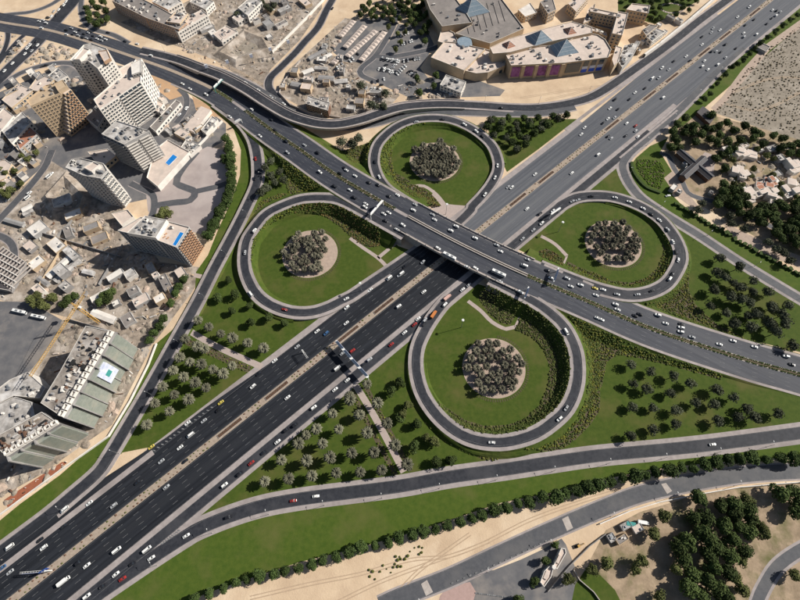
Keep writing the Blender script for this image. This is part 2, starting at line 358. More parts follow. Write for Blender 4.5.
# median planters
PLN = [(60+170, 427.5), (277, 390.5), (349, 334.5), (384.5, 306.5), (518.5, 200), (547, 178), (612.5, 125.3), (649.5, 95.6), (672, 77.6), (704, 52), (725, 35.6), (754.5, 12), (790, -18)]
for i, p in enumerate(PLN):
    s, t = hst(G(*p)); c = hw(s, 0); mb = MB()
    mb.box(c, 21, 3.0, .2, .55, 'concrete', HWANG); mb.box(c, 20.4, 2.5, .55, .62, 'soil', HWANG)
    o = mb.build('median_planter')
    rel = 'below the overpass' if i < 4 else 'above the overpass'; k = 3-i if i < 4 else i-4
    tag(o, f'long brown soil planter in the highway median {rel}, {ordinal(k)} from the bridge', 'planter', 'planters in the highway median')
    mb = MB()
    for j in range(46):
        q = c+HD*random.uniform(-10, 10)+HN*random.uniform(-1.0, 1.0); r_ = random.uniform(.25, .5)
        mb.add([q+Vector((a*r_, b*r_, .6+h*r_)) for a, b, h in ((1, 0, 0), (0, 1, 0), (-1, 0, 0), (0, -1, 0), (.1, .1, 1.1))], [(0, 1, 4), (1, 2, 4), (2, 3, 4), (3, 0, 4)], 'brown_wood')
    mb.build('dry_plants', o)['kind'] = 'stuff'
mb = MB(); s = -600
while s < 560:
    if all(abs(s-hst(G(*p))[0]) > 13 for p in PLN):
        for e in (-1.5, 1.5):
            if random.random() < .7:
                q = hw(s+random.uniform(-.6, .6), e+random.uniform(-.3, .3)); r_ = random.uniform(.5, .95)
                mb.add([q+Vector((a*r_*1.3, b*r_, .2+h*r_)) for a, b, h in ((1, 0, 0), (.3, 1, .1), (-1, .2, 0), (-.2, -1, 0), (.1, .1, .8))], [(0, 1, 4), (1, 2, 4), (2, 3, 4), (3, 0, 4)], 'brown_wood' if random.random() < .5 else 'leaf_olive')
    s += 3.1
tag(mb.build('median_shrubs'), 'low dry shrubs dotted along the highway median', 'shrubs', kind='stuff')

# ------------------------------------------------------------------ crossing road on the overpass
ART = [(-60, 10, 0), (0, 22, 0), (50, 30.5, 0), (95, 44, 0), (145, 61, 0), (175, 72, 0), (211, 88, .8), (235, 103, 2), (272, 130.5, 4.2), (299, 149, 6), (340, 177.5, 8), (400, 212, 8.8), (460, 244, 9), (518, 271.5, 8.6), (587, 301, 6.5), (652, 329, 4), (740, 358, 1.2), (800, 375, .3), (900, 404, 0)]
A = smooth_line([G(*p) for p in ART], 4)
for p in A: p.z = max(0, p.z)
A_T = tangents(A); A_np = np.array([tuple(p) for p in A])
def zart(p):
    i = int(np.argmin((A_np[:, 0]-p[0])**2+(A_np[:, 1]-p[1])**2)); return float(A_np[i, 2])
def openspan(p, m=0.0): t = hst(p)[1]; return -37.5-m < t < 27.5+m
A_open = [openspan(p) and p.z > 5 for p in A]
art = empty('overpass_road'); art['kind'] = 'structure'
sk = [(p.z-1.7 if o else -.02) for p, o in zip(A, A_open)]
mb = MB(); ribbon(mb, A, -17.6, 17.6, -.05, 'shoulder', sk, 'concrete'); deck = mb.build('deck', art)
mb = MB(); ribbon(mb, A, 1.6, 15.4, .085, 'asphalt_bridge'); ribbon(mb, A, -15.4, -1.6, .085, 'asphalt_bridge'); mb.build('asphalt', art)
mb = MB()
for t in (5.2, 8.7, 12.2, -5.2, -8.7, -12.2): dashes(mb, A, t, .105)
for t in (1.9, -1.9, 15.1, -15.1): dashes(mb, A, t, .105, on=30, off=.01, w_=.12)
mb.build('lane_marking', art)['kind'] = 'stuff'
i0 = min(i for i, o in enumerate(A_open) if o); i1 = max(i for i, o in enumerate(A_open) if o)
B_S = A[i0-6:i1+8]
for sgn in (-1, 1):       # parapets of the bridge
    mb = MB(); ribbon(mb, B_S, *( (16.9, 17.7) if sgn > 0 else (-17.7, -16.9)), 1.05, 'concrete', [p.z-.5 for p in B_S], 'concrete'); mb.build('parapet', art)
    O = offset(B_S, sgn*17.3); acc = 0
    for i in range(1, len(O), 2):
        mb = MB(); mb.box(O[i], .5, .5, O[i].z+1.0, O[i].z+1.9, 'concrete_grey'); mb.build('parapet_post', art)
for sgn in (-1, 1):       # twin central barriers with a slot between the decks
    mb = MB(); a, b = ((.55, 1.35) if sgn > 0 else (-1.35, -.55)); ribbon(mb, B_S, a, b, .95, 'concrete', [p.z for p in B_S], 'concrete'); mb.build('central_barrier', art)
mb = MB(); ribbon(mb, B_S, -.55, .55, .3, 'tyre'); mb.build('deck_joint', art)
for t in (27.5, 0, -25.3, -37.5):   # pier lines
    for e in range(-3, 4):
        # point on the crossing road whose highway offset is t
        j = min(range(len(A)), key=lambda i: abs(hst(A[i]+Vector((-A_T[i].y, A_T[i].x, 0))*e*4.6)[1]-t) if A[i].z > 5 else 1e9)
        q = A[j]+Vector((-A_T[j].y, A_T[j].x, 0))*e*4.6
        if t in (27.5, -37.5): continue
        mb = MB(); mb.bar((q.x, q.y, 0), (q.x, q.y, q.z-1.6), .75, 'concrete', n=10); mb.build('pier', art)
reg('the overpass, far side,', offset(A, 8.6), 8, -1); reg('the overpass, near side,', offset(A, -8.6), 8, 1)
# hedged median of the crossing road
def hedge_strip(i_from, i_to, label):
    S = A[i_from:i_to]; th = empty('median_hedge', S[len(S)//2])
    def loc(mb, nm):
        me = mb.mesh(nm); me.transform(Matrix.Translation(-S[len(S)//2])); return link(nm, me, th)
    mb = MB(); ribbon(mb, S, -1.9, 1.9, .22, 'concrete', [p.z for p in S], 'concrete'); loc(mb, 'kerb')
    mb = MB(); ribbon(mb, S, -1.2, 1.2, .26, 'bed_soil'); loc(mb, 'planting_strip')
    mb = MB()
    for sgn in (-1, 1):
        for p, tn in zip(offset(S, 1.2*sgn), tangents(S)):
            for q in range(10):
                c = p+tn*random.uniform(-2.2, 2.2)+Vector((-tn.y, tn.x, 0))*random.uniform(-.3, .3)+Vector((0, 0, .2)); r_ = random.uniform(.4, .7)
                mb.add([c+Vector((a*r_, b*r_, h*r_)) for a, b, h in ((1, 0, 0), (.3, 1, .1), (-1, .2, 0), (-.2, -1, 0), (.6, .5, .9), (-.5, -.3, 1))], [(0, 1, 4), (1, 2, 5), (2, 3, 5), (3, 0, 4), (1, 5, 4), (3, 4, 5)], 'leaf_dark')
    loc(mb, 'hedge')
    tag(th, label, 'hedge', 'hedges in the median of the crossing road')
def ai(px, z): p = G(px[0], px[1], z); return int(np.argmin((A_np[:, 0]-p[0])**2+(A_np[:, 1]-p[1])**2))
hedge_strip(ai((214, 90), 1), ai((234, 102.5), 2), 'short clipped hedge in the crossing road median, nearest the towers')
hedge_strip(ai((248, 112), 2.7), ai((398, 211), 8.8), 'long clipped green hedge in the median leading up to the bridge from upper left')
hedge_strip(ai((520, 272), 8.6), len(A)-2, 'long clipped green hedge in the median running right from the bridge')
S = A[0:ai((214, 90), 1)]
mb = MB(); ribbon(mb, S, -1.9, 1.9, .24, 'median_pave', [0]*len(S), 'concrete'); mb.build('median', art)

def embank(name, S, half, k, m, parent, skip=None, sides=(-1, 1), zmin=.15):
    Ta = tangents(S)
    for sg in sides:
        mb = MB(); run = []
        def flush():
            if len(run) > 2:
                v = []; n = len(run); K = 4
                for a, b in run:
                    for j in range(K+1):
                        q = a.lerp(b, j/K); wob = .35*math.sin(q.x*.21+j)+.3*math.sin(q.y*.17+2*j) if 0 < j < K else 0
                        v.append((q.x, q.y, max(.0, q.z+wob*min(1, a.z/3)) if j else q.z))
                mb.add(v, [(i*(K+1)+j, (i+1)*(K+1)+j, (i+1)*(K+1)+j+1, i*(K+1)+j+1)[::(1 if sg < 0 else -1)] for i in range(n-1) for j in range(K)], m)
            run.clear()
        for i, (p, d) in enumerate(zip(S, Ta)):
            if p.z < zmin or (skip and skip(i, p)): flush(); continue
            nn = Vector((-d.y, d.x, 0))*sg; a = p+nn*half; a.z = p.z-.03; b = p+nn*(half+k*p.z); b.z = .01; run.append((a, b))
        flush()
        if mb.v: mb.build(name, parent)
embank('embankment', A, 17.65, 1.7, 'grass', art, lambda i, p: openspan(p, 16))
# ------------------------------------------------------------------ ramps and slip roads
def ramp_line(px, tail, mode):
    """mode 'end': climbs to the crossing road at the end; 'start': comes down from it"""
    z = [0.0]*len(px); P = None
    for it in range(4):
        P = smooth_line([G(x, y, zz) for (x, y), zz in zip(px, z)], 4)
        Q = P if mode == 'end' else P[::-1]
        cum = [0]
        for i in range(1, len(Q)): cum.append(cum[-1]+(Q[i]-Q[i-1]).xy.length)
        Ltot = cum[-1]; st_ = Ltot-tail; i_ = int(np.searchsorted(cum, st_)); zt = zart(Q[i_])-.12
        prof = []
        for p, c in zip(Q, cum):
            prof.append(zart(p)-.12 if c >= st_ else max(0, zt*(c-.12*Ltot)/(st_-.12*Ltot)))
        if mode != 'end': prof = prof[::-1]
        # heights at the control points
        z = []
        for (x, y), zz in zip(px, [0]*len(px)):
            d = [(PX(p)[0]-x)**2+(PX(p)[1]-y)**2 for p in P]; z.append(prof[int(np.argmin(d))])
    for p, h in zip(P, prof): p.z = h
    return P
ROADN = [0]
def build_road(name, S, wid, sh, m, phrase, sign=1, lanes=(0,), dzs=0, skirts=True, shoulder_m='shoulder', mark=True):
    root = empty(name); root['kind'] = 'structure'; ROADN[0] += 1; dzs += .0007*ROADN[0]
    mb = MB(); bt = [(-.03 if p.z > .25 else p.z-.01) for p in S]
    ribbon(mb, S, -wid/2-sh, wid/2+sh, .05+dzs, shoulder_m, bt if skirts else None, 'concrete'); mb.build('shoulder', root)
    mb = MB(); ribbon(mb, S, -wid/2, wid/2, .078+dzs, m); mb.build('asphalt', root)
    mb = MB()
    if mark:
        for t in lanes: dashes(mb, S, t, .1+dzs)
        for t in (-wid/2+.35, wid/2-.35): dashes(mb, S, t, .1+dzs, on=20, off=.01, w_=.12)
        mb.build('lane_marking', root)['kind'] = 'stuff'
    if skirts and max(p.z for p in S) > 2: embank('embankment', S, wid/2+sh+.03, 1.1, 'grass', root, lambda i, p: openspan(p, 14) or (p.z < 2.2 and zart(p) < 5 and False))
    reg(phrase, S, wid/2+1, sign); return root
H_ = lambda s, t: tuple(PX(hw(s, t)))
LA = [H_(-130, 20), H_(-165, 22), H_(-195, 24), (351, 296), (340.5, 301), (330, 306.5), (315, 311.5), (300, 312.8), (285, 310.5), (270, 304.5), (258, 295.5), (249, 281.5), (244.2, 264), (246, 242), (254, 228), (266, 214), (282, 205.5), (301, 199), (320.5, 197.6), (338, 199.5), (358, 209), (385, 224), (405, 235)]
LB = [H_(-70, -30.6), H_(-110, -30.6), H_(-140, -31), (447, 300), (436, 313), (425, 330), (417.5, 347.5), (416, 367.5), (421, 390), (432.5, 410), (450, 427.5), (470, 438.5), (492.5, 442.5), (512.5, 441), (535, 434), (552.5, 422.5), (567.5, 407.5), (576, 387.5), (578, 367.5), (575, 347.5), (565, 327.5), (550, 312.5), (533, 301), (512, 290), (490, 279)]
LCc = [H_(-150, 17.5), H_(-105, 18.5), H_(-80, 21), (472, 206.5), (482, 196), (492, 183), (498, 170), (497.6, 158.7), (492, 145.7), (480.5, 134.4), (466, 125.4), (449.6, 119.4), (431.7, 117.8), (414, 119.7), (397.6, 126), (384.6, 136), (376.5, 147), (374, 162), (378, 176), (386, 187.5), (399, 197), (415, 206.5), (435, 217)]
LD = [H_(-90, -30.6), H_(-50, -30.6), H_(-20, -31), (561, 205.4), (575.7, 198), (592, 195.7), (610, 196.5), (627.7, 201), (644, 208), (658.6, 217.6), (668.4, 228), (677.5, 242.5), (681, 257.5), (675, 272.5), (665, 285), (647.5, 293), (627.5, 295), (605, 290.5), (585, 284), (562, 275), (540, 266)]
rA = build_road('loop_ramp', ramp_line(LA, 40, 'end'), 6.6, 2.7, 'asphalt_ramp', 'the left loop ramp', 1, ())
rB = build_road('loop_ramp', ramp_line(LB, 38, 'end'), 6.6, 2.7, 'asphalt_ramp', 'the lower loop ramp', -1, ())
rC = build_road('loop_ramp', ramp_line(LCc, 38, 'end'), 6.8, 2.3, 'asphalt_ramp', 'the upper loop ramp', -1, ())
rD = build_road('loop_ramp', ramp_line(LD, 45, 'end'), 8.4, 2.2, 'asphalt_ramp', 'the right loop ramp', -1, (0,))
W_FULL = [(216, 103), (230, 113), (243, 124), (252, 137)] + W_SLIP
build_road('slip_road', ramp_line(W_FULL, 40, 'start'), 7.8, 2.8, 'asphalt_ramp', 'the slip road beside the towers', 1, ())
def flat(px): return smooth_line([G(*p) for p in px], 4)
build_road('slip_road', flat(SE_SLIP), 8.6, 3.2, 'asphalt_ramp', 'the slip road along the long lawn', 1, (), dzs=-.004)
build_road('slip_road', flat(NE_SLIP), 7.0, 2.6, 'asphalt_old', 'the right-hand slip road', 1, (), dzs=-.004)
SV = [hw(s, -30.6) for s in range(-640, 130, 20)]
build_road('service_road', SV, 7.2, 3.2, 'asphalt_ramp', 'the service lane beside the near carriageway', 1, (), dzs=-.008)
build_road('service_road', flat([(285, 127), (303, 136), (322.7, 146), (345.5, 163), (368, 182), (386, 194)]), 6.5, 2.2, 'asphalt_ramp', 'the short link road near the upper loop', -1, (), dzs=-.008) if False else None
GR = [(186, 62), (220, 71.5), (245, 82.5), (272, 97.5), (297, 112), (320, 122), (345, 127), (373, 124), (400, 117), (440, 112.5), (500, 113.5), (545, 113), (575, 107)]
build_road('lower_road', flat(GR), 7.5, 1.6, 'asphalt_old', 'the road beside the curved flyover', 1, (0,), dzs=-.01)
NR = [(278, 99), (269, 88), (270, 78), (280.5, 67.5), (295.5, 52.5), (304.5, 42), (318, 27), (327, 9), (337, -8)]
build_road('site_road', flat(NR), 8, 1.2, 'asphalt_ramp', 'the road past the building site', 1, (), dzs=-.014)
# curved flyover
FLY = [(140, 50, 0), (165, 56, .4), (182, 61, 2), (200, 68, 4), (221, 76, 6), (245, 88.5, 7.6), (266, 102, 8.2), (287, 114, 8.4), (305, 120.5, 8.4), (322, 124, 8.4), (340, 124, 8.2), (361, 119.5, 7.5), (382, 112.5, 6), (405, 106.5, 4), (440, 104, 2), (480, 105.5, .6), (510, 107.5, .05), (540, 107.5, 0), (575, 102, 0), (600, 92.5, 0), (637, 67.5, 0), (675, 40, 0), (700, 20, 0), (730, -2, 0), (780, -40, 0)]
FS = smooth_line([G(*p) for p in FLY], 4)
for p in FS: p.z = max(0, p.z)
fl = empty('curved_flyover'); fl['kind'] = 'structure'
mb = MB(); bt = [(p.z-1.4 if (p.z > 4.2) else p.z-.02 if p.z < .2 else -.03) for p in FS]
ribbon(mb, FS, -6.6, 6.6, .05, 'shoulder', bt, 'concrete'); mb.build('deck', fl)
mb = MB(); ribbon(mb, FS, -4.3, 4.3, .08, 'asphalt_ramp'); mb.build('asphalt', fl)
mb = MB(); dashes(mb, FS, 0, .1); mb.build('lane_marking', fl)['kind'] = 'stuff'
E_S = [p for p in FS if p.z > 1]
for a, b in ((6.1, 6.7), (-6.7, -6.1)):
    mb = MB(); ribbon(mb, E_S, a, b, .95, 'concrete', [p.z-.4 for p in E_S], 'concrete'); mb.build('parapet', fl)
for i, p in enumerate(FS):
    if p.z > 4.5 and i % 7 == 0:
        mb = MB(); mb.bar((p.x, p.y, 0), (p.x, p.y, p.z-1.3), .8, 'concrete', n=10); mb.build('pier', fl)
reg('the curved flyover', FS, 5.5, 1)
# other streets
ST = [('street', T(0, 0, 6.667, [(520, -40), (480, 20), (400, 110), (320, 200), (220, 310), (90, 430), (0, 520), (-90, 600)]), 15, 1.5, 'asphalt_ramp', 'the street crossing the upper left junction'),
      ('street', T(0, 0, 6.667, [(-60, 110), (60, 95), (200, 80), (320, 40), (420, -20)]), 5, 1.2, 'asphalt_old', 'the thin slip at the top left corner'),
      ('street', T(0, 0, 6.667, [(-60, 160), (20, 165), (50, 210), (50, 270), (20, 350), (-40, 430)]), 5, 1.2, 'asphalt_ramp', 'the small curved slip at the left edge'),
      ('street', T(0, 0, 6.667, [(-50, 470), (40, 360), (130, 260), (180, 220)]), 5, 1, 'asphalt_ramp', 'the short slip at the left edge'),
      ('street', T(0, 0, 6.667, [(-50, 620), (80, 520), (200, 462), (350, 425), (480, 425), (560, 480)]), 6, 1.4, 'asphalt_old', 'the curving lane behind the tan tower'),
      ('street', T(0, 0, 6.667, [(545, -30), (540, 60), (570, 150), (640, 200), (760, 235), (860, 290)]), 5.5, 1.2, 'asphalt_old', 'the curved slip at the top'),
      ('street', [(52, 150), (48, 160), (44, 168), (30, 186), (10, 208), (-20, 240)], 7, .5, 'asphalt_old', 'the tree-lined left street'),
      ('street', [(-30, 234), (0, 236), (14, 250), (8, 280), (-20, 296)], 6, 1, 'asphalt_old', 'the street at the left edge'),
      ('street', T(120, 150, 5.714, [(60, 190), (110, 215), (185, 255), (195, 330), (170, 400), (130, 440)]), 6, .8, 'asphalt_old', 'the lane between the pool towers'),
      ('street', T(120, 150, 5.714, [(440, 10), (370, 90), (328, 155), (322, 190), (370, 213), (428, 240), (400, 288), (300, 302), (190, 320)]), 7, .1, 'asphalt_old', 'the curving track in the paved lot'),
      ('street', T(120, 150, 5.714, [(428, 238), (500, 222), (560, 208), (610, 190)]), 6, .1, 'asphalt_old', 'the side track in the paved lot'),
      ('street', T(170, 90, 6.667, [(60, -10), (105, 40), (110, 100), (85, 160), (40, 220)]), 6, .5, 'asphalt_old', 'the lane by the sheds'),
      ('street', T(340, 0, 8, [(300, 660), (170, 600), (175, 540), (280, 450), (360, 330), (420, 220), (450, 130), (480, 40)]), 6, .8, 'asphalt_old', 'the car park road'),
      ('street', T(340, 0, 8, [(280, 450), (400, 455), (560, 430), (720, 395), (800, 370)]), 6.5, .8, 'asphalt_old', 'the car park aisle by the mall'),
      ('street', [(380, 606), (400, 597), (450, 577.5), (500, 554), (550, 531), (600, 509.5), (637.5, 495), (675, 486), (712.5, 479), (750, 474), (800, 471), (880, 468)], 10, 1.2, 'asphalt_old', 'the road below the hedge'),
      ('street', T(600, 450, 4, [(620, 640), (640, 580), (690, 490), (740, 440), (820, 390), (900, 360)]), 6.5, 1.6, 'asphalt_old', 'the lane in the bottom right corner'),
      ('street', T(660, 100, 5.714, [(0, 300), (45, 320), (80, 390), (120, 450), (160, 530), (240, 565), (340, 590), (480, 650), (800, 800)]), 4.5, .4, 'asphalt_old', 'the lane round the heritage hall')]
for i, (nm, px, wd, sh, m, ph) in enumerate(ST):
    build_road(nm, flat(px), wd, sh, m, ph, 1, (), dzs=-.016-.0015*i, skirts=False, mark=wd > 9)
sheet('path_corner', [(434, 190), (446, 204), (456, 205), (470, 206), (462, 214), (450, 224), (438, 214), (428, 204)], .037, 'path_pave')
for tk, px in enumerate(([(330, 606), (380, 582), (430, 563), (480, 545), (530, 520), (580, 502), (620, 490)], [(250, 598), (310, 584), (360, 574), (410, 560), (450, 556), (490, 541)], [(400, 590), (420, 570), (450, 548), (470, 534)], [(215, 62), (240, 72), (262, 84), (268, 80)], [(545, 100), (580, 92), (610, 82), (640, 60)], [(520, 98), (560, 92), (600, 86)], [(726, 104), (760, 110), (800, 92), (850, 60)], [(735, 92), (765, 80), (800, 78), (840, 90)])):
    mb = MB(); S = flat(px)
    for o_ in (-.95, .95): ribbon(mb, S, o_-.32, o_+.32, .030+.002*tk+(.0008 if o_ > 0 else 0), 'track_sand')
    tag(mb.build('tyre_track'), kind='structure')
# paths, gore hatching, crossings
PATHS = [([(186, 329), (210, 343), (235, 355), (262, 367)], 5), ([(356, 386), (372, 412), (390, 445), (404, 472)], 5), ([(350, 238), (362, 247), (378, 258), (388, 268)], 3.2), ([(378, 258), (390, 248), (402, 238)], 3.2),
         ([(468, 301), (481, 311), (492, 322), (506, 329), (515, 327)], 3.2), ([(515, 327), (521, 314), (526, 302)], 1.6), ([(541, 236), (555, 244), (567, 256)], 3.2), ([(567, 256), (562, 268)], 1.6), ([(415, 186), (424, 186), (436, 194), (446, 206), (452, 212)], 3.2), ([(415, 186), (404, 192)], 1.6),
         ([(194, 275), (203, 277), (210, 279)], 4)]
for px, wd in PATHS:
    mb = MB(); ribbon(mb, flat(px), -wd/2, wd/2, .045, 'path_pave'); mb.build('path')['kind'] = 'structure'
mb = MB()
for (a, b, n) in (((319, 312.5), (340, 303.5), 10), ((86, 487), (105, 473.5), 9), (H_(-452, 23.6), H_(-352, 22.0), 30), ((162, 543.5), (181, 529), 9)):
    for i in range(n):
        p = G(a[0]+(b[0]-a[0])*i/n, a[1]+(b[1]-a[1])*i/n); mb.box(p, .8, 1.9, .09, .125, 'white_line', HWANG+.7)
tag(mb.build('hatch_marking'), kind='structure')
for px, l in (([(421, 584), (427, 580), (433, 592), (426, 596)], 0), ([(562, 519), (568, 516), (573, 528), (567, 531)], 0), ([(661, 484), (666, 483), (672, 491), (667, 494)], 0)):
    sheet('raised_crossing', px, .14, 'concrete', thick=True)
mb = MB()
K = flat([(452, 583), (500, 562.5), (546, 541)])
for i, p in enumerate(K):
    if i % 1 == 0: mb.box(p, 1.5, .8, 0, .35, 'white_line', .4)
for i in range(20): mb.box(G(476+i*1.9, 593+i*.25), 1.0, .8, 0, .35, 'white_line')
tag(mb.build('kerb_blocks'), 'white kerb blocks edging the forecourt by the lower road', 'kerb', kind='stuff')

# ------------------------------------------------------------------ shrub beds (uncountable ground planting)
def shrub_bed(label, pxs, spacing, tints, size=(.55, 1.0), hgt=.9, soil='bed_soil', zf=None, keep=.93, exclude=None):
    poly = [tuple(G(*q))[:2] for q in pxs]; spacing = spacing*.84 if spacing < 2.1 else spacing
    if soil: sheet('bed_soil', pxs, .039+.0002*len(label)/10, soil)
    x0 = min(p[0] for p in poly); x1 = max(p[0] for p in poly); y0 = min(p[1] for p in poly); y1 = max(p[1] for p in poly)
    V = []; F = []; C = []; rng = random.Random(len(label)*31+int(abs(x0)))
    base = [(math.cos(t)*r_, math.sin(t)*r_, z) for r_, z, k in ((1, .12, 0), (.78, .75, .5)) for t in [2*math.pi*(i+k)/5 for i in range(5)]] + [(0, 0, 1.0)]
    fc = [(i, (i+1) % 5, 5+i) for i in range(5)] + [((i+1) % 5, 5+(i+1) % 5, 5+i) for i in range(5)] + [(5+i, 5+(i+1) % 5, 10) for i in range(5)]
    y = y0; row = 0
    while y < y1:
        x = x0+(row % 2)*spacing*.5
        while x < x1:
            px_, py_ = x+rng.uniform(-.3, .3)*spacing, y+rng.uniform(-.3, .3)*spacing
            if rng.random() < keep and inside((px_, py_), poly) and not (exclude and exclude(px_, py_)):
                r_ = rng.uniform(*size); z0 = zf(px_, py_) if zf else .04; a0 = rng.uniform(0, 6.3); b = len(V)
                for (a, bb, c) in base:
                    k = r_*rng.uniform(.8, 1.2); V.append((px_+k*(a*math.cos(a0)-bb*math.sin(a0)), py_+k*(a*math.sin(a0)+bb*math.cos(a0)), z0+c*r_*hgt*rng.uniform(.9, 1.2)))
                F += [tuple(b+q for q in f) for f in fc]; t = rng.choice(tints); v = rng.uniform(.75, 1.25); C += [(t[0]*v, t[1]*v, t[2]*v, 1)]*11
            x += spacing
        y += spacing*.87; row += 1
    me = bpy.data.meshes.new('shrubs'); me.from_pydata(V, [], F); me.materials.append(MATS['shrub'])
    at = me.color_attributes.new('tint', 'FLOAT_COLOR', 'POINT'); at.data.foreach_set('color', [c for q in C for c in q]); me.update()
    o = link('shrub_planting', me); tag(o, label, 'shrubs', kind='stuff'); return o
GRN = [(1, 1, 1), (.8, .9, .8), (1.3, 1.2, .9), (1.6, 1.35, 1.1)]; YEL = [(1.3, 1.3, .8), (1.8, 1.6, .9), (1.0, 1.1, .9), (.8, .9, .8), (.9, 1, .9)]
RED = [(1.3, .85, 1.0), (1.6, 1.1, 1.1), (.9, 1, .9), (1.1, 1.05, .9), (.8, .9, .8)]; DRK = [(.7, .8, .7), (1, 1, .9), (1.2, 1.1, 1.1), (.6, .65, .6)]
def emb_z(half, k, S):
    """height of the planted slope beside an elevated line"""
    arr = np.array([tuple(p) for p in S])
    def f(x, y):
        d = (arr[:, 0]-x)**2+(arr[:, 1]-y)**2; i = int(np.argmin(d)); dd = math.sqrt(d[i]); return max(.04, float(arr[i, 2])-max(0, dd-half)/k)
    return f
LANE_S = {l[0]: l[1] for l in LANES}
zA = emb_z(17.65, 1.7, A)
ROADCLR = []
for ph, S, Tn, hwid, sg in LANES: ROADCLR.append((np.array([tuple(p)[:2] for p in S]), hwid+1.8))
def on_road(x, y, extra=0):
    for arr, hwid in ROADCLR:
        if np.min((arr[:, 0]-x)**2+(arr[:, 1]-y)**2) < (hwid+extra)**2: return True
    return False
def zl(nm): S_ = LANE_S[nm]; fr = emb_z(6.2, 1.1, S_); return lambda x, y: max(zA(x, y), fr(x, y))
zBl, zAl, zCl, zDl = zl('the lower loop ramp'), zl('the left loop ramp'), zl('the upper loop ramp'), zl('the right loop ramp')
RX = lambda x, y: on_road(x, y)
shrub_bed('broad crescent of clipped shrubs inside the lower loop on its right side', T(400, 300, 4, [(500, 10), (560, 40), (620, 90), (670, 190), (682, 270), (672, 350), (640, 420), (580, 480), (500, 520), (400, 545), (300, 535), (230, 500), (150, 420), (140, 400), (200, 440), (260, 480), (340, 505), (430, 500), (500, 475), (560, 420), (590, 350), (600, 270), (575, 200), (530, 150), (460, 118)]), 1.75, DRK, zf=zBl, exclude=RX)
shrub_bed('fan of dark clipped shrubs beside the bridge above the lower loop', T(440, 240, 6.667, [(270, 340), (340, 335), (420, 345), (500, 375), (550, 410), (470, 565), (420, 555), (350, 510), (290, 440), (260, 390)]), 1.75, DRK, zf=zBl, exclude=RX)
shrub_bed('yellow-green shrubs between the lower loop and the crossing road', T(400, 300, 4, [(640, 50), (720, 90), (800, 120), (800, 440), (760, 500), (700, 560), (640, 600), (560, 605), (480, 600), (560, 590), (640, 550), (700, 480), (740, 390), (750, 290), (735, 190), (700, 120)]) + [], 1.9, GRN+YEL, zf=zBl, exclude=RX)
shrub_bed('strip of mixed shrubs below the crossing road, right of the lower loop', T(560, 280, 5.714, [(40, 200), (150, 245), (300, 330), (450, 400), (600, 450), (800, 500), (920, 545), (920, 570), (800, 535), (640, 490), (450, 445), (330, 425), (265, 470), (240, 600), (180, 720), (100, 790), (0, 860), (90, 720), (130, 600), (150, 500), (120, 360)]), 1.9, GRN+YEL, zf=zA, exclude=RX)
shrub_bed('thin row of shrubs outside the lower loop at its bottom left', T(360, 370, 5.714, [(375, 285), (430, 330), (500, 395), (600, 450), (700, 490), (820, 510), (900, 515), (1010, 500), (1010, 520), (900, 540), (800, 528), (690, 505), (590, 465), (480, 405), (370, 300)]), 1.7, GRN, exclude=RX)
shrub_bed('broad belt of red-tinged shrubs inside the left loop beside the crossing road', T(240, 195, 5.714, [(270, 85), (340, 60), (450, 45), (560, 60), (650, 110), (720, 160), (800, 215), (800, 290), (740, 300), (680, 275), (620, 225), (560, 170), (480, 120), (400, 105), (320, 112)]), 1.75, DRK+RED[:2], zf=zAl, exclude=RX)
shrub_bed('thin crescent of pale shrubs inside the left loop on its left side', T(240, 195, 5.714, [(55, 400), (45, 300), (80, 210), (150, 140), (240, 90), (270, 85), (310, 112), (240, 145), (160, 190), (110, 250), (85, 320), (75, 400)]), 1.8, YEL, zf=zAl, exclude=RX)
shrub_bed('wedge of shrubs between the towers slip road and the crossing road', T(200, 150, 4, [(290, 10), (340, 50), (400, 95), (470, 130), (520, 165), (430, 170), (360, 175), (345, 150), (350, 110), (325, 60)]), 1.9, GRN+YEL, zf=zA, exclude=RX)
shrub_bed('row of shrubs along the outside of the left loop', T(200, 150, 4, [(350, 178), (270, 210), (210, 260), (165, 330), (150, 400), (140, 400), (150, 330), (190, 250), (250, 200), (330, 172)]), 1.8, YEL+RED, exclude=RX)
shrub_bed('crescent of yellow flowering shrubs inside the upper loop', T(370, 110, 6.154, [(60, 320), (85, 235), (140, 160), (240, 100), (380, 80), (385, 95), (260, 120), (180, 165), (140, 230), (130, 310), (150, 380), (250, 440), (190, 490), (130, 440), (80, 390)]), 1.9, YEL, zf=zCl, exclude=RX)
shrub_bed('patch of reddish shrubs between the upper loop path and the bridge', T(370, 110, 6.154, [(180, 480), (255, 455), (330, 480), (390, 530), (440, 590), (380, 600), (280, 560), (200, 510)]), 1.8, RED+YEL[:1], zf=zCl, exclude=RX)
shrub_bed('patch of red shrubs between the right loop path and the bridge', T(540, 190, 6.154, [(-10, 380), (40, 360), (110, 395), (150, 440), (130, 480), (60, 450), (-10, 420)]), 1.8, RED, zf=zDl, exclude=RX)
shrub_bed('crescent of yellow-green shrubs inside the right loop along the crossing road', T(540, 190, 6.154, [(170, 440), (250, 480), (340, 510), (440, 560), (560, 570), (660, 540), (730, 470), (760, 380), (745, 280), (790, 310), (800, 420), (760, 520), (690, 590), (560, 605), (440, 600), (330, 580), (200, 530), (150, 490)]), 1.8, YEL+RED[:1], zf=zDl, exclude=RX)
shrub_bed('dense green shrubs outside the right loop along the crossing road', T(660, 220, 5.714, [(130, 150), (160, 200), (165, 300), (165, 400), (200, 480), (260, 540), (330, 600), (500, 680), (620, 720), (760, 740), (760, 770), (560, 740), (300, 640), (100, 560), (0, 520), (-100, 490), (0, 460), (80, 400), (130, 320), (150, 240)]), 1.9, GRN, zf=zDl, exclude=RX)
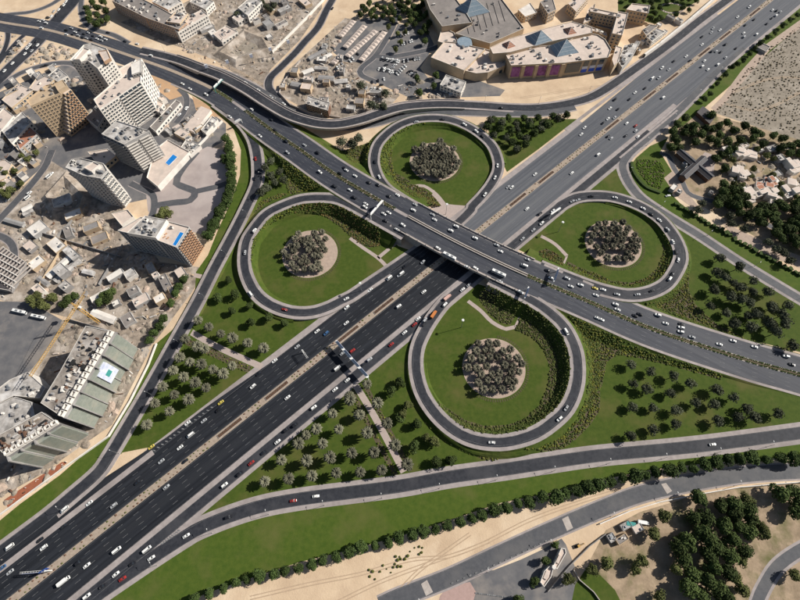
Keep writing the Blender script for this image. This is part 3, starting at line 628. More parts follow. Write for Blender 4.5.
shrub_bed('bed of shrubs between the upper loop and the curved flyover', T(300, 60, 5.714, [(240, 520), (320, 495), (410, 470), (400, 530), (390, 600), (300, 600)]), 1.9, GRN, zf=zCl, exclude=RX)
shrub_bed('dry scrub scattered on the sandy plot at the upper right', [(715, 112), (725, 100), (745, 72), (768, 48), (800, 24), (860, -20), (960, 0), (960, 150), (800, 138), (760, 126)], 3.0, [(1.6, 1.15, 2.2), (1.3, .95, 1.8), (2.0, 1.5, 2.9)], size=(.35, 1.1), keep=.55, soil=None, hgt=.8)
shrub_bed('ragged green plants inside the hedged triangle by the right slip road', T(600, 110, 6.667, [(245, 330), (300, 330), (400, 340), (430, 400), (420, 480), (400, 530), (330, 500), (270, 430), (240, 370)]), 1.7, [(1.2, 1.6, .6), (1, 1.4, .6), (.8, 1.1, .6)], exclude=RX)
shrub_bed('tussocks on the sand below the long hedge', T(360, 480, 5, [(20, 460), (100, 420), (180, 380), (250, 345), (330, 310), (330, 350), (280, 390), (220, 420), (120, 500), (40, 500)]), 2.6, [(.9, .9, .7), (1.2, 1.1, .8)], size=(.5, 1.2), keep=.5, soil=None)
for lab, a, b in (('left', [(184, 336), (256, 376)], 0), ('right', [(180, 343), (254, 382)], 0)): pass
shrub_bed('planted verges along the left garden path', [(183, 336), (252, 367), (248, 373), (180, 342)], 2.2, YEL, size=(.5, .9))
shrub_bed('planted verge along the lower garden path, left side', [(349, 391), (353, 389), (398, 474), (393, 476)], 2.2, YEL, size=(.5, .9))
shrub_bed('planted verge along the lower garden path, right side', [(364, 388), (369, 388), (413, 470), (409, 471)], 2.2, YEL, size=(.5, .9))

# ------------------------------------------------------------------ trees
def crown_mesh(name, m, rad, hgt, n, leaf, lobes, seed, flat=1.0):
    rng = random.Random(seed); L = []
    for i in range(lobes):
        a = rng.uniform(0, 6.28); q = rng.uniform(.15, .62)*rad; L.append((math.cos(a)*q, math.sin(a)*q, rng.uniform(-.25, .4)*hgt, rng.uniform(.42, .66)*rad))
    L.append((0, 0, .1*hgt, .62*rad)); V = []; F = []
    for i in range(n):
        lx, ly, lz, lr = rng.choice(L)
        d = Vector((rng.gauss(0, 1), rng.gauss(0, 1), rng.gauss(.25, 1))).normalized(); rr = lr*rng.uniform(.72, 1.08)
        c = Vector((lx, ly, lz))+Vector((d.x*rr, d.y*rr, d.z*rr*hgt/rad*flat))
        nrm = (d+Vector((rng.uniform(-.7, .7), rng.uniform(-.7, .7), rng.uniform(-.3, .8)))).normalized()
        u = nrm.orthogonal().normalized(); v = nrm.cross(u); t = rng.uniform(0, 6.28); u, v = u*math.cos(t)+v*math.sin(t), v*math.cos(t)-u*math.sin(t)
        s1 = leaf*rng.uniform(.6, 1.3); s2 = s1*rng.uniform(.5, .9); b = len(V)
        V += [tuple(c+u*s1), tuple(c+v*s2+nrm*s1*.25), tuple(c-u*s1), tuple(c-v*s2+nrm*s1*.2)]; F += [(b, b+1, b+2), (b, b+2, b+3)]
    me = bpy.data.meshes.new(name); me.from_pydata(V, [], F); me.materials.append(MATS[m]); me.update(); return me
def trunk_mesh(m, h, r_, limbs, seed, spread):
    rng = random.Random(seed); mb = MB(); mb.bar((0, 0, 0), (.1, .05, h*.6), r_, m, r_*.7)
    for i in range(limbs):
        a = 6.28*i/limbs+rng.uniform(-.4, .4); e = (math.cos(a)*spread*rng.uniform(.7, 1), math.sin(a)*spread*rng.uniform(.7, 1), h+rng.uniform(0, .3)*h)
        mb.bar((.1, .05, h*.55), e, r_*.5, m, r_*.15, 5)
    return mb.mesh('trunk')
def palm_crown(seed, n=64, L=3.5):
    rng = random.Random(seed); V = []; F = []
    for i in range(n):
        a = 2.39996*i+rng.uniform(-.2, .2); el = 1.25-1.5*(i/n)+rng.uniform(-.1, .1); ln = L*rng.uniform(.85, 1.1)*(0.8+.3*math.cos(el)); d = Vector((math.cos(a), math.sin(a), 0)); sd = Vector((-d.y, d.x, 0))
        p = Vector((0, 0, 0)); K = 6; b = len(V)
        for k in range(K+1):
            t = k/K; e = el-1.35*t*t; wd = .62*math.sin(math.pi*min(1, .12+t*.88))**.7*(1-.35*t)+.02
            if k: p = p+(d*math.cos(e)+Vector((0, 0, 1))*math.sin(e))*(ln/K)
            V += [tuple(p-sd*wd-Vector((0, 0, wd*.45))), tuple(p+Vector((0, 0, .05))), tuple(p+sd*wd-Vector((0, 0, wd*.45)))]
        for k in range(K):
            q = b+3*k
            # feathered edge: leave every frond split along its rib
            F += [(q, q+3, q+4, q+1), (q+1, q+4, q+5, q+2)]
    me = bpy.data.meshes.new('palm_crown'); me.from_pydata(V, [], F); me.update(); return me
KINDS = {}
def kind(name, crowns, trunks, zc): KINDS[name] = (crowns, trunks, zc)
pc = [palm_crown(s) for s in range(4)]
for m in pc: m.materials.append(MATS['leaf_grey'])
pcd = [palm_crown(10+s, 54, 3.3) for s in range(3)]
for m in pcd: m.materials.append(MATS['leaf_disc'])
def ptrunk(h):
    mb = MB(); mb.bar((0, 0, 0), (.05, 0, h), .34, 'palm_bark', .26, 8); mb.bar((.05, 0, h-.8), (.05, 0, h+.1), .5, 'palm_bark', .3, 8); return mb.mesh('trunk')
kind('palm', pc, [ptrunk(5.6), ptrunk(6.2)], 5.8)
kind('dpalm', pcd, [ptrunk(4.2), ptrunk(4.6)], 4.4)
kind('hedge', [crown_mesh('crown', 'leaf_hedge', 4.0, 3.4, 1100, .5, 6, 20+s) for s in range(4)], [trunk_mesh('bark', 3.2, .28, 4, s, 1.6) for s in range(2)], 4.4)
kind('dark', [crown_mesh('crown', 'leaf_dark', 4.3, 3.6, 1100, .52, 7, 40+s) for s in range(5)], [trunk_mesh('bark', 3.6, .3, 5, 5+s, 2) for s in range(2)], 4.8)
kind('olive', [crown_mesh('crown', 'leaf_olive', 3.6, 3.2, 850, .5, 7, 60+s) for s in range(4)], [trunk_mesh('bark', 3.2, .25, 5, 9+s, 1.8) for s in range(2)], 4.3)
kind('acacia', [crown_mesh('crown', 'leaf_acacia', 3.9, 2.8, 620, .5, 8, 80+s) for s in range(5)], [trunk_mesh('bark', 3.4, .26, 5, 14+s, 2.2) for s in range(2)], 4.6)
TREES = []
KSC = {'palm': 1.3, 'dpalm': 1.12, 'hedge': 1.32, 'dark': 1.25, 'olive': 1.25, 'acacia': 1.45}
def tree(knd, x, y, name, phrase, cat, group, scale=1.0, zoff=None):
    cr, tr, zc = KINDS[knd]; s = KSC[knd]*scale*random.uniform(.88, 1.12); p = G(x, y, zc*s); z0 = 0
    o = empty(name, (p.x, p.y, z0), random.uniform(0, 6.28)); o.scale = (s, s, s*random.uniform(.95, 1.15))
    link('trunk', random.choice(tr), o); link('crown', random.choice(cr), o, (0, 0, zc))
    TREES.append((o, phrase, cat, group, x, y)); return o
def trees(knd, pts, name, phrase, cat='tree', group=None, scale=1.0):
    for x, y in pts: tree(knd, x, y, name, phrase, cat, group or phrase, scale)
# palms crowding the four discs
for k, (x, y) in DISCS.items():
    c = G(x, y); rng = random.Random(ord(k)); pts = []; gp = 6.3 if k == 'C' else 7.0
    for a in range(-6, 7):
        for b in range(-6, 7):
            X, Y = c.x+gp*(a+.5*(b % 2))+rng.uniform(-1, 1), c.y+gp*.87*b+rng.uniform(-1, 1)
            if math.hypot(X-c.x, Y-c.y) < 22.6 and not (k == 'A' and X-c.x > 14) and rng.random() < .94: pts.append((X, Y))
    for X, Y in pts:
        q = PX((X, Y, 4.9)); tree('dpalm', q[0], q[1], 'date_palm', f'date palm in the sandy disc of the {DISCPH[k]}', 'palm', f'palms in the {DISCPH[k]}')
trees('palm', T(200, 300, 4, [(530, 455), (465, 515), (555, 518), (395, 575), (490, 575), (600, 400), (640, 460), (425, 540)]) + T(200, 450, 4, [(325, 40), (427, 42), (520, 30), (607, 12), (355, 115), (447, 103), (545, 92), (640, 88), (258, 125), (728, 80)]), 'date_palm', 'grey-green date palm on the lawn left of the lower garden path', 'palm', 'palms on the lower left lawn')
trees('palm', T(120, 330, 5.714, [(340, 155), (300, 230), (465, 195), (400, 185), (365, 270), (430, 300), (490, 330), (530, 225), (590, 250), (245, 325), (310, 370), (200, 420), (390, 395), (285, 465), (150, 540), (480, 105), (440, 90), (640, 205), (370, 50)]), 'date_palm', 'grey-green date palm on the lawn between towers slip road and highway', 'palm', 'palms on the left lawn')
trees('palm', T(180, 260, 6.667, [(120, 400), (190, 445), (270, 490), (350, 520), (450, 550), (555, 585)]), 'date_palm', 'date palm in the row along the left garden path', 'palm', 'palms along the left path')
trees('palm', T(360, 370, 5.714, [(40, 80), (100, 190), (155, 305), (200, 430), (270, 540), (40, 360), (80, 470), (120, 575), (-10, 255), (-60, 150)]), 'date_palm', 'date palm lining the lower garden path', 'palm', 'palms along the lower path')
trees('dark', T(180, 260, 6.667, [(325, 135), (255, 250), (370, 230), (345, 340), (465, 305), (470, 420), (590, 380), (700, 420)]), 'round_tree', 'round dark tree on the lawn below the left loop', 'tree', 'round trees below the left loop', .75)
trees('dark', T(360, 370, 5.714, [(230, 70), (180, 125), (225, 275), (320, 310), (310, 440), (440, 525), (520, 515)]), 'round_tree', 'round dark tree on the lawn left of the lower loop', 'tree', 'round trees left of the lower loop', .85)
trees('olive', T(360, 370, 5.714, [(275, 195), (425, 415), (375, 385), (240, 250)]), 'olive_tree', 'pale green tree on the lawn left of the lower loop', 'tree', 'pale trees left of the lower loop', .85)
trees('acacia', T(660, 220, 5.714, [(340, 220), (445, 270), (330, 300), (375, 325), (530, 350), (420, 365), (305, 395), (465, 390), (525, 410), (620, 415), (410, 440), (470, 460), (285, 490), (380, 525), (510, 475), (500, 545), (550, 545), (640, 495), (730, 490), (700, 540), (630, 590), (420, 590), (720, 580)]) + T(600, 300, 4, [(540, 90), (610, 110), (670, 95), (740, 95), (700, 130), (770, 180), (690, 30)]), 'acacia_tree', 'grey-green acacia on the lawn right of the right loop', 'tree', 'acacias on the right lawn', .85)
trees('acacia', T(600, 300, 4, [(125, 255), (205, 285), (290, 305), (365, 335), (130, 335), (190, 355), (280, 375), (465, 355), (380, 410), (300, 440), (455, 420), (530, 390), (215, 430), (130, 430), (470, 485), (555, 470), (615, 465), (710, 455), (215, 520), (305, 500), (120, 545), (590, 430)]), 'acacia_tree', 'grey-green acacia on the lawn between crossing road and lower slip road', 'tree', 'acacias on the lower right lawn', .8)
trees('dark', T(400, 0, 4, [(375, 475), (350, 510), (435, 475), (495, 470), (550, 470), (520, 505), (610, 465), (665, 460), (400, 515), (445, 530), (480, 545), (540, 530), (590, 500), (450, 570), (500, 580)]), 'round_tree', 'dark tree in the grove between upper loop and highway', 'tree', 'grove by the upper loop', .8)
trees('acacia', T(400, 0, 4, [(360, 480), (410, 490), (465, 495), (520, 485), (570, 490), (635, 475), (380, 540), (425, 555), (505, 555), (565, 515), (470, 515), (470, 595)]), 'acacia_tree', 'grey tree in the grove between upper loop and highway', 'tree', 'grey trees in the grove', .75)
trees('acacia', T(200, 150, 4, [(280, 100), (300, 130), (330, 120), (265, 150), (245, 170), (285, 45), (320, 90), (260, 75)]), 'acacia_tree', 'grey tree on the lawn beside the towers slip road', 'tree', 'trees by the towers slip road', .8)
trees('acacia', T(300, 60, 5.714, [(330, 440), (240, 470), (300, 480), (400, 255), (430, 265), (480, 265), (490, 190), (350, 150)]), 'acacia_tree', 'grey tree on the sand by the curved flyover', 'tree', 'trees by the flyover')
HL = T(200, 450, 4, [(35, 570), (95, 550), (143, 530), (190, 520), (240, 500), (295, 498), (337, 483), (395, 470), (447, 460), (490, 445), (545, 430), (600, 410), (645, 392), (700, 385), (752, 365), (792, 352)]) + T(400, 450, 4, [(50, 340), (95, 328), (140, 318), (190, 300), (240, 285), (285, 270), (330, 262), (380, 240), (430, 235), (475, 215), (518, 205), (570, 185), (620, 188), (665, 170), (705, 160), (752, 145), (792, 140)]) + T(600, 450, 4, [(45, 130), (90, 110), (135, 105), (185, 100), (225, 90), (275, 80), (325, 70), (375, 75), (425, 55), (465, 50), (510, 35), (560, 40), (610, 30), (660, 40), (720, 30), (780, 40)]) + [(195, 598)]
for i, (x, y) in enumerate(HL): tree('hedge', x, y, 'hedge_tree', 'round clipped tree in the long row below the lawn', 'tree', 'row of trees below the long lawn', (.70+.26*((x-200)/600))*random.uniform(.82, 1.22))
trees('hedge', T(200, 150, 4, [(125, 20), (120, 60), (130, 100), (125, 140), (115, 180), (105, 215), (85, 240), (70, 275), (45, 320), (35, 345), (118, -20), (105, -45), (100, 40), (60, 300), (122, 40), (127, 80), (128, 120), (120, 160), (110, 198), (95, 228), (78, 258), (58, 298), (112, -2)]), 'hedge_tree', 'dark tree in the row between paved lot and grass', 'tree', 'row of trees beside the paved lot', 1.05)
trees('hedge', T(0, 300, 4, [(680, 15), (650, 75), (620, 130), (600, 160), (640, 110)]) + T(0, 150, 4, [(735, 520), (715, 545), (700, 575)]), 'hedge_tree', 'dark tree beside the grass strip below the pool tower', 'tree', 'trees below the pool tower', .8)
PK = T(600, 450, 4, [(400, 190), (370, 270), (420, 270), (400, 330), (480, 220), (540, 260), (590, 230), (560, 310), (490, 300), (470, 390), (520, 420), (430, 420), (330, 430), (370, 500), (420, 520), (470, 560), (360, 550), (600, 330), (770, 170), (790, 250), (520, 490), (500, 590), (720, 170), (580, 400), (440, 360), (530, 360), (450, 470), (610, 280), (350, 370), (400, 580), (310, 380), (790, 210), (540, 215)])
trees('dark', PK, 'park_tree', 'dark leafy tree in the park at the bottom right', 'tree', 'trees of the bottom right park', 1.1)
trees('olive', T(600, 450, 4, [(255, 260), (220, 335), (300, 470), (650, 310), (25, 455), (160, 445), (240, 590), (780, 500), (140, 475), (560, 440), (575, 560), (545, 520), (650, 340), (590, 200)]) + T(500, 510, 6.667, [(450, 465), (610, 400)]), 'park_tree', 'paler green tree at the edge of the bottom right park', 'tree', 'paler trees of the bottom right park', .95)
trees('dark', T(500, 510, 6.667, [(370, 230), (305, 335), (230, 480), (125, 595)]), 'round_tree', 'small dark tree beside the gatehouse', 'tree', 'trees by the gatehouse', .6)
# trees among the villas at the right, beyond the mall and in the town
def scatter(knd, poly, n, gap, name, phrase, group, scale=1.0, seed=1, avoid=()):
    rng = random.Random(seed); pts = []; x0 = min(p[0] for p in poly); x1 = max(p[0] for p in poly); y0 = min(p[1] for p in poly); y1 = max(p[1] for p in poly); t = 0
    while len(pts) < n and t < 6000:
        t += 1; p = (rng.uniform(x0, x1), rng.uniform(y0, y1))
        if inside(p, poly) and all((p[0]-q[0])**2+((p[1]-q[1])*1.25)**2 > gap*gap for q in pts) and not any((p[0]-ax)**2+(p[1]-ay)**2 < ar*ar for ax, ay, ar in avoid): pts.append(p)
    for x, y in pts: tree(knd, x, y, name, phrase, 'tree', group, scale)
VILLAS = [(744, 150, 9), (737, 172, 9), (793, 167, 9), (791, 187, 9), (768, 187, 9), (770, 197, 8), (752, 193, 8), (700, 168, 19), (702, 117, 9), (720, 178, 6), (760, 160, 6)]
scatter('dark', [(666, 128), (690, 113), (712, 113), (760, 132), (815, 145), (815, 160), (745, 140), (728, 155), (724, 182), (705, 140), (672, 150)], 44, 6.2, 'garden_tree', 'dark tree around the heritage hall and villas', 'trees by the villas', .95, 3, VILLAS)
scatter('dark', [(722, 182), (745, 188), (780, 200), (815, 200), (815, 258), (770, 232), (735, 214), (715, 205)], 50, 6.2, 'garden_tree', 'dark tree in the belt below the villas', 'tree belt below the villas', 1.0, 4, VILLAS)
scatter('olive', [(724, 140), (815, 150), (815, 200), (724, 190)], 26, 6.5, 'garden_tree', 'paler garden tree between the villas', 'garden trees between the villas', .7, 5, VILLAS)
scatter('acacia', [(688, 195), (705, 202), (740, 222), (800, 262), (800, 268), (735, 230), (690, 206)], 9, 7, 'verge_tree', 'grey tree on the verge between right slip road and sand track', 'trees on the right verge', .8, 6)
trees('dark', T(600, 0, 4, [(640, 175), (620, 190), (600, 215), (575, 240), (550, 255), (525, 270), (500, 300), (470, 335), (440, 375), (420, 395), (700, 130), (730, 105), (760, 80), (790, 60), (670, 150)]), 'verge_tree', 'dark bush in the row along the upper right verge', 'bush', 'bushes on the upper right verge', .6)
scatter('dark', [(352, 10), (368, 0), (384, -6), (432, -6), (430, 32), (415, 32), (400, 20), (372, 18), (358, 18)], 44, 5, 'street_tree', 'dark tree between the car park and the mall', 'trees at the mall car park', .8, 8)
scatter('olive', [(366, 2), (412, 2), (424, 46), (390, 54), (400, 36), (372, 20)], 13, 7, 'street_tree', 'yellowish tree in the mall car park', 'yellowish trees in the car park', .7, 9)
scatter('dark', [(622, -4), (700, -4), (690, 10), (655, 22), (630, 12)], 26, 6, 'garden_tree', 'dark tree in the garden behind the hotel', 'trees behind the hotel', .65, 10, [(672, 8, 7)])
scatter('dark', [(84, 2), (106, 0), (112, 20), (100, 27), (88, 20)], 11, 6, 'street_tree', 'dark tree in the shaded plot at the top left', 'trees in the shaded plot', .9, 11)
scatter('olive', [(0, 160), (36, 152), (42, 166), (22, 186), (0, 200)], 11, 6.5, 'garden_tree', 'green tree in the garden at the left edge', 'trees in the left garden', .8, 12)
trees('olive', T(0, 250, 6.667, [(215, 330), (255, 300), (275, 345), (235, 360), (350, 320), (300, 370)]), 'street_tree', 'yellow-green tree clustered above the coach park', 'tree', 'trees above the coach park', .9)
trees('dark', T(0, 250, 6.667, [(450, 330), (500, 310), (430, 360), (690, 300), (720, 330), (660, 350), (740, 280)]), 'street_tree', 'dark tree beside the tower crane', 'tree', 'trees by the crane', .85)
trees('olive', [(164, 210), (169, 214), (161, 216)], 'street_tree', 'olive tree between the paved lot and the rooftop pool', 'tree', 'trees by the rooftop pool', 1.0)
trees('dark', T(400, 0, 4, [(70, 315), (75, 370), (145, 300), (135, 345), (65, 60), (80, 130), (100, 165)]), 'street_tree', 'dark tree beside the corner of the mall', 'tree', 'trees at the mall corner', .8)
trees('dark', [(162, 119), (172, 113)], 'street_tree', 'dark tree beside the podium of the striped tower', 'tree', 'trees by the striped tower', .6)
trees('acacia', T(200, 0, 4, [(265, 25), (280, 40), (295, 20), (180, 20), (150, 60), (250, 10)]), 'street_tree', 'dark tree beside the building site at the top', 'tree', 'trees by the top building site', .8)
# labels of trees: counted from the left within their group
by = {}
for tr in TREES: by.setdefault((tr[1], tr[3]), []).append(tr)
for (ph, gr), L in by.items():
    L.sort(key=lambda q: q[4])
    for i, (o, p, cat, g, x, y) in enumerate(L):
        tag(o, f'{p}, {ordinal(i)} from the left' if len(L) > 1 else p, cat, g)

# ------------------------------------------------------------------ vehicles
def loft(mb, secs, m, cap=True):
    """secs: list of (x, halfwidth, z0, z1); chamfered box sections"""
    V = []
    for x, hw_, z0, z1 in secs:
        c = min(.16, hw_*.3, (z1-z0)*.4)
        V += [(x, -hw_, z0), (x, hw_, z0), (x, hw_, z1-c), (x, hw_-c, z1), (x, -hw_+c, z1), (x, -hw_, z1-c)]
    n = len(secs); F = []
    for i in range(n-1):
        for k in range(6): F.append((6*i+k, 6*i+(k+1) % 6, 6*i+6+(k+1) % 6, 6*i+6+k))
    F = [f[::-1] for f in F]
    if cap: F += [tuple(range(6)), tuple(range(6*n-6, 6*n))[::-1]]
    mb.add(V, F, m)
def wheels(mb, xs, hw_, r_=.33):
    for x in xs:
        for sg in (-1, 1): mb.bar((x, sg*(hw_-.22), r_), (x, sg*(hw_+.02), r_), r_, 'tyre', n=8)
def cabin(mb, g, x0, x1, tx0, tx1, hw_, z0, z1, paint):
    th = hw_*.80; V = [(x0, -hw_, z0), (x1, -hw_, z0), (x1, hw_, z0), (x0, hw_, z0), (tx0, -th, z1), (tx1, -th, z1), (tx1, th, z1), (tx0, th, z1)]
    g.add(V, [(0, 1, 5, 4), (1, 2, 6, 5), (2, 3, 7, 6), (3, 0, 4, 7)], 'car_glass')
    mb.add([(tx0-.03, -th-.02, z1+.01), (tx1+.03, -th-.02, z1+.01), (tx1+.03, th+.02, z1+.01), (tx0-.03, th+.02, z1+.01), (tx0+.1, -th+.15, z1+.07), (tx1-.1, -th+.15, z1+.07), (tx1-.1, th-.15, z1+.07), (tx0+.1, th-.15, z1+.07)],
           [(0, 1, 5, 4), (1, 2, 6, 5), (2, 3, 7, 6), (3, 0, 4, 7), (4, 5, 6, 7)], paint)
    for a, b in ((0, 4), (1, 5), (2, 6), (3, 7)): mb.bar(V[a], V[b], .06, paint, n=4)
def vehicle(kind_, paint):
    mb = MB(); g = MB(); p = paint
    if kind_ == 'c':
        loft(mb, [(-2.35, .72, .35, .80), (-2.2, .86, .28, .95), (-1.5, .92, .24, 1.0), (.6, .92, .24, .98), (1.6, .89, .24, .90), (2.2, .80, .28, .78), (2.4, .66, .35, .66)], p)
        cabin(mb, g, -1.75, 1.05, -1.05, .25, .84, .96, 1.42, p); wheels(mb, (-1.4, 1.4), .9)
    elif kind_ == 'u':
        loft(mb, [(-2.4, .86, .4, 1.1), (-2.25, .95, .35, 1.2), (.8, .97, .32, 1.18), (1.9, .95, .34, 1.12), (2.4, .84, .42, .98)], p)
        cabin(mb, g, -2.28, 1.1, -2.0, .4, .93, 1.17, 1.82, p); wheels(mb, (-1.45, 1.5), .95, .4)
    elif kind_ == 'v':
        loft(mb, [(-2.9, .98, .4, 1.3), (1.9, 1.0, .38, 1.3), (2.6, .96, .4, 1.15), (2.85, .85, .45, .95)], p)
        cabin(mb, g, -2.88, 2.15, -2.75, 1.4, .97, 1.28, 2.2, p); wheels(mb, (-1.8, 1.8), .98, .36)
    elif kind_ == 'B':
        loft(mb, [(-5.9, 1.22, .4, 1.35), (5.8, 1.25, .4, 1.35), (5.95, 1.15, .45, 1.3)], p)
        th = 1.2; g.add([(x, y, z) for z in (1.34, 2.5) for x, y in ((-5.85, -th), (5.85, -th), (5.85, th), (-5.85, th))], [(0, 1, 5, 4), (1, 2, 6, 5), (2, 3, 7, 6), (3, 0, 4, 7)], 'car_glass')
        loft(mb, [(-5.9, 1.22, 2.48, 3.0), (5.7, 1.22, 2.48, 3.0), (5.92, 1.1, 2.48, 2.85)], p); mb.box((-2, 0), 2.4, 1.4, 3.0, 3.2, 'metal_grey'); mb.box((2.2, 0), 2.0, 1.4, 3.0, 3.18, 'metal_grey')
        for x in (-5.8, -3, 0, 3, 5.7):
            for sg in (-1, 1): mb.box((x, sg*1.21), .16, .08, 1.3, 2.5, p)
        wheels(mb, (-3.8, 3.9), 1.22, .5)
    elif kind_ == 'T':
        loft(mb, [(2.2, 1.05, .6, 1.6), (3.6, 1.05, .6, 1.55), (3.95, .95, .6, 1.2)], p); cabin(mb, g, 2.2, 3.75, 2.3, 3.3, 1.02, 1.55, 2.4, p)
        mb.box((-.9, 0), 5.8, 2.2, .95, 3.0, p); mb.box((-.9, 0), 5.9, 1.0, .6, .95, 'tyre'); wheels(mb, (-2.6, 2.9), 1.05, .48)
    return mb.mesh('car_body'), g.mesh('windows')
VM = {}
VN = {'c': ('saloon_car', 'saloon car', 'car'), 'u': ('off_road_car', 'four-by-four', 'car'), 'v': ('van', 'van', 'van'), 'B': ('coach', 'coach', 'bus'), 'T': ('truck', 'box truck', 'truck')}
VZ = {'c': .9, 'u': 1.1, 'v': 1.3, 'B': 1.8, 'T': 1.8}
LPX = []
for ph, S, Tn, hwid, sg in LANES:
    LPX.append((ph, np.array([PX(p) for p in S]), S, Tn, hwid, sg))
CARS = []
def car(x, y, code, fixed=None):
    c, k = code[0], (code[1] if len(code) > 1 else random.choice('cccu'))
    best = None
    if not fixed:
        for ph, arr, S, Tn, hwid, sg in LPX:
            d = np.hypot(arr[:, 0]-x, arr[:, 1]-y); i = int(np.argmin(d)); mpp = (S[i]-Vector((0, 0, CAM_H))).dot(_f)/FPX
            q = d[i]*mpp/hwid-(.35 if S[i].z > 3 and d[i]*mpp < hwid else 0)
            if best is None or q < best[0]: best = (q, ph, S[i], Tn[i], sg)
        q, ph, P, tn, sg = best; z = P.z+.09; a = math.atan2(tn.y*sg, tn.x*sg)
    else: ph, a = fixed; z = .04
    key = (k, c)
    if key not in VM: VM[key] = vehicle(k, 'paint_'+CARCOL[c][0])
    p = G(x, y, z+VZ[k]*.6); p.z = z
    o = link(VN[k][0], VM[key][0], None, p, a); o.scale = (1.0, 1.0, 1.0); link('windows', VM[key][1], o)
    CARS.append((o, CARCOL[c][0], VN[k], ph, p, x, y))
def cars(ox, oy, k, txt, fixed=None):
    for e in txt.split():
        a, b, c = e.split(','); car(ox+float(a)/k, oy+float(b)/k, c, fixed)
cars(0, 450, 4, '258,238,wv 357,213,w 455,222,s 255,305,k 160,360,k 175,390,w 38,388,wv 10,470,b 40,488,s 550,130,k 645,45,s 467,400,wv 347,462,w 255,525,wT 315,450,k 588,397,wv 605,432,w 463,497,w 490,515,r 530,455,k 410,545,k 347,585,w 745,343,w 665,148,s 740,45,k')
cars(200, 450, 4, '98,140,w 205,52,r 255,10,k 160,95,k 115,268,k 373,203,r 463,185,w')
cars(0, 300, 4, '750,492,w 762,540,wv 605,588,y 720,590,w')
cars(200, 300, 4, '83,410,y 212,345,wu 235,295,k 298,243,w 388,187,s 468,125,w 505,133,b 585,92,w 587,30,w 15,483,s 75,440,k 350,390,w 550,272,wv 570,213,s 610,203,r 678,238,s 590,320,w 540,358,w 455,430,wu 310,567,w 345,520,k 380,500,k 765,178,r 338,38,r 652,258,k 795,25,w')
cars(400, 300, 4, '18,130,w 72,75,w 58,98,r 100,80,s 135,58,oT 180,18,w 665,127,wv 665,432,s 638,475,w 367,570,w 790,72,w 95,95,k')
cars(600, 300, 4, '62,17,w 70,38,w 160,57,k 140,63,k 232,60,wu 262,93,w 325,97,k 325,110,w 323,127,w 368,148,s 477,177,w 532,163,w 618,187,w 745,225,w 767,258,k 5,78,w 450,578,w')
cars(400, 150, 4, '540,97,w 432,148,s 447,150,w 508,235,w 687,92,w 793,18,w 390,62,w 380,110,w 340,178,w 612,243,w 567,293,w 533,320,s 490,355,s 690,205,s 712,200,s 765,185,k 53,240,w 60,218,s 130,258,s 138,278,w 225,305,wu 203,322,w 300,352,w 387,380,s 402,405,w 510,437,s 497,462,wv 590,482,k 605,512,w 668,513,s 683,545,w 722,540,w 780,553,y 783,580,w 152,393,w 12,300,w 198,425,wB 268,467,w 302,473,w 395,493,wB 400,525,s 482,568,w 5,495,wv 92,448,s 95,567,w 190,590,pT 250,558,w 275,540,s 560,255,k 20,465,k')
cars(200, 150, 4, '222,35,r 220,113,k 218,322,w 180,410,s 203,575,wv 350,10,s 480,88,w 538,145,k 600,160,w 617,190,k 663,215,w 660,228,w 735,255,w 755,250,w 742,283,k 788,318,w 585,80,w 620,103,w 560,93,k 578,72,k 675,130,k 712,140,k 717,107,w 700,47,k 755,185,k 790,180,w 757,512,wv 680,560,w 585,595,w 797,500,s 470,10,k')
cars(600, 150, 4, '60,190,w 117,207,w 172,233,w 205,257,k 237,280,w 270,318,s 292,367,w 303,408,k 313,440,w 290,495,k 280,515,w 208,563,k 150,578,s 68,577,s 12,558,w')
cars(600, 0, 4, '550,68,w 480,120,w 445,130,s 452,113,s 408,178,w 408,147,k 345,225,w 248,272,wu 275,278,s 208,315,wv 235,312,s 180,353,k 140,370,w 118,397,k 40,433,w 72,437,k 60,398,k 32,475,w 58,470,s 12,492,k 295,245,k 597,28,w 360,243,k 690,40,w 708,42,k 705,62,wu 688,72,k 722,47,s 668,95,k 627,137,w 575,132,w 577,147,s 582,100,k 617,78,k 545,193,k 503,177,k 503,230,s 472,258,w 483,208,k 465,205,s 448,205,k 418,243,w 410,265,w 432,278,w 253,390,w 107,493,w 143,503,r 143,523,s 103,543,k 32,545,k 45,553,s 152,547,w')
cars(200, 0, 4, '25,378,w 120,467,w 207,437,w 240,543,w 418,580,s 285,478,k 182,330,w 233,360,w 285,388,s 335,415,w 530,33,k 345,565,k 300,520,k')
cars(0, 0, 4, '265,120,k 285,112,s 300,128,w 318,120,k 290,138,k 312,142,s 335,135,k 352,130,w 345,152,s 372,143,k 388,155,w 402,146,w 422,157,w 432,130,k 265,137,w 330,150,k 365,158,k 405,162,s 548,175,w 603,222,w 500,165,k 155,85,w 170,80,w 165,112,w 183,92,wu 205,65,w 215,45,s 235,38,w 255,20,w 264,6,w 225,58,k 245,28,k 190,70,k 100,215,w 115,205,k 108,193,w 127,203,s 130,185,k 120,180,w 145,165,k 50,253,w 18,283,w 150,180,w 185,262,k 215,258,s 170,266,k 745,433,w 730,335,w 760,355,w')
cars(400, 0, 4, '405,432,k 258,498,wu 305,525,w 170,478,k 65,487,s 738,510,w 725,537,w 330,545,k')
cars(200, 0, 4, '735,272,w 750,278,w 780,260,w 768,292,w 730,238,k 745,240,k 760,243,k 775,247,k 790,245,k 745,260,k 770,270,s 725,340,k', ('the mall car park', .3))
cars(400, 0, 4, '15,245,k 28,242,k 42,238,k 56,235,k 70,232,k 45,285,k 52,295,s 60,290,k 205,380,wv', ('the mall forecourt', .25))
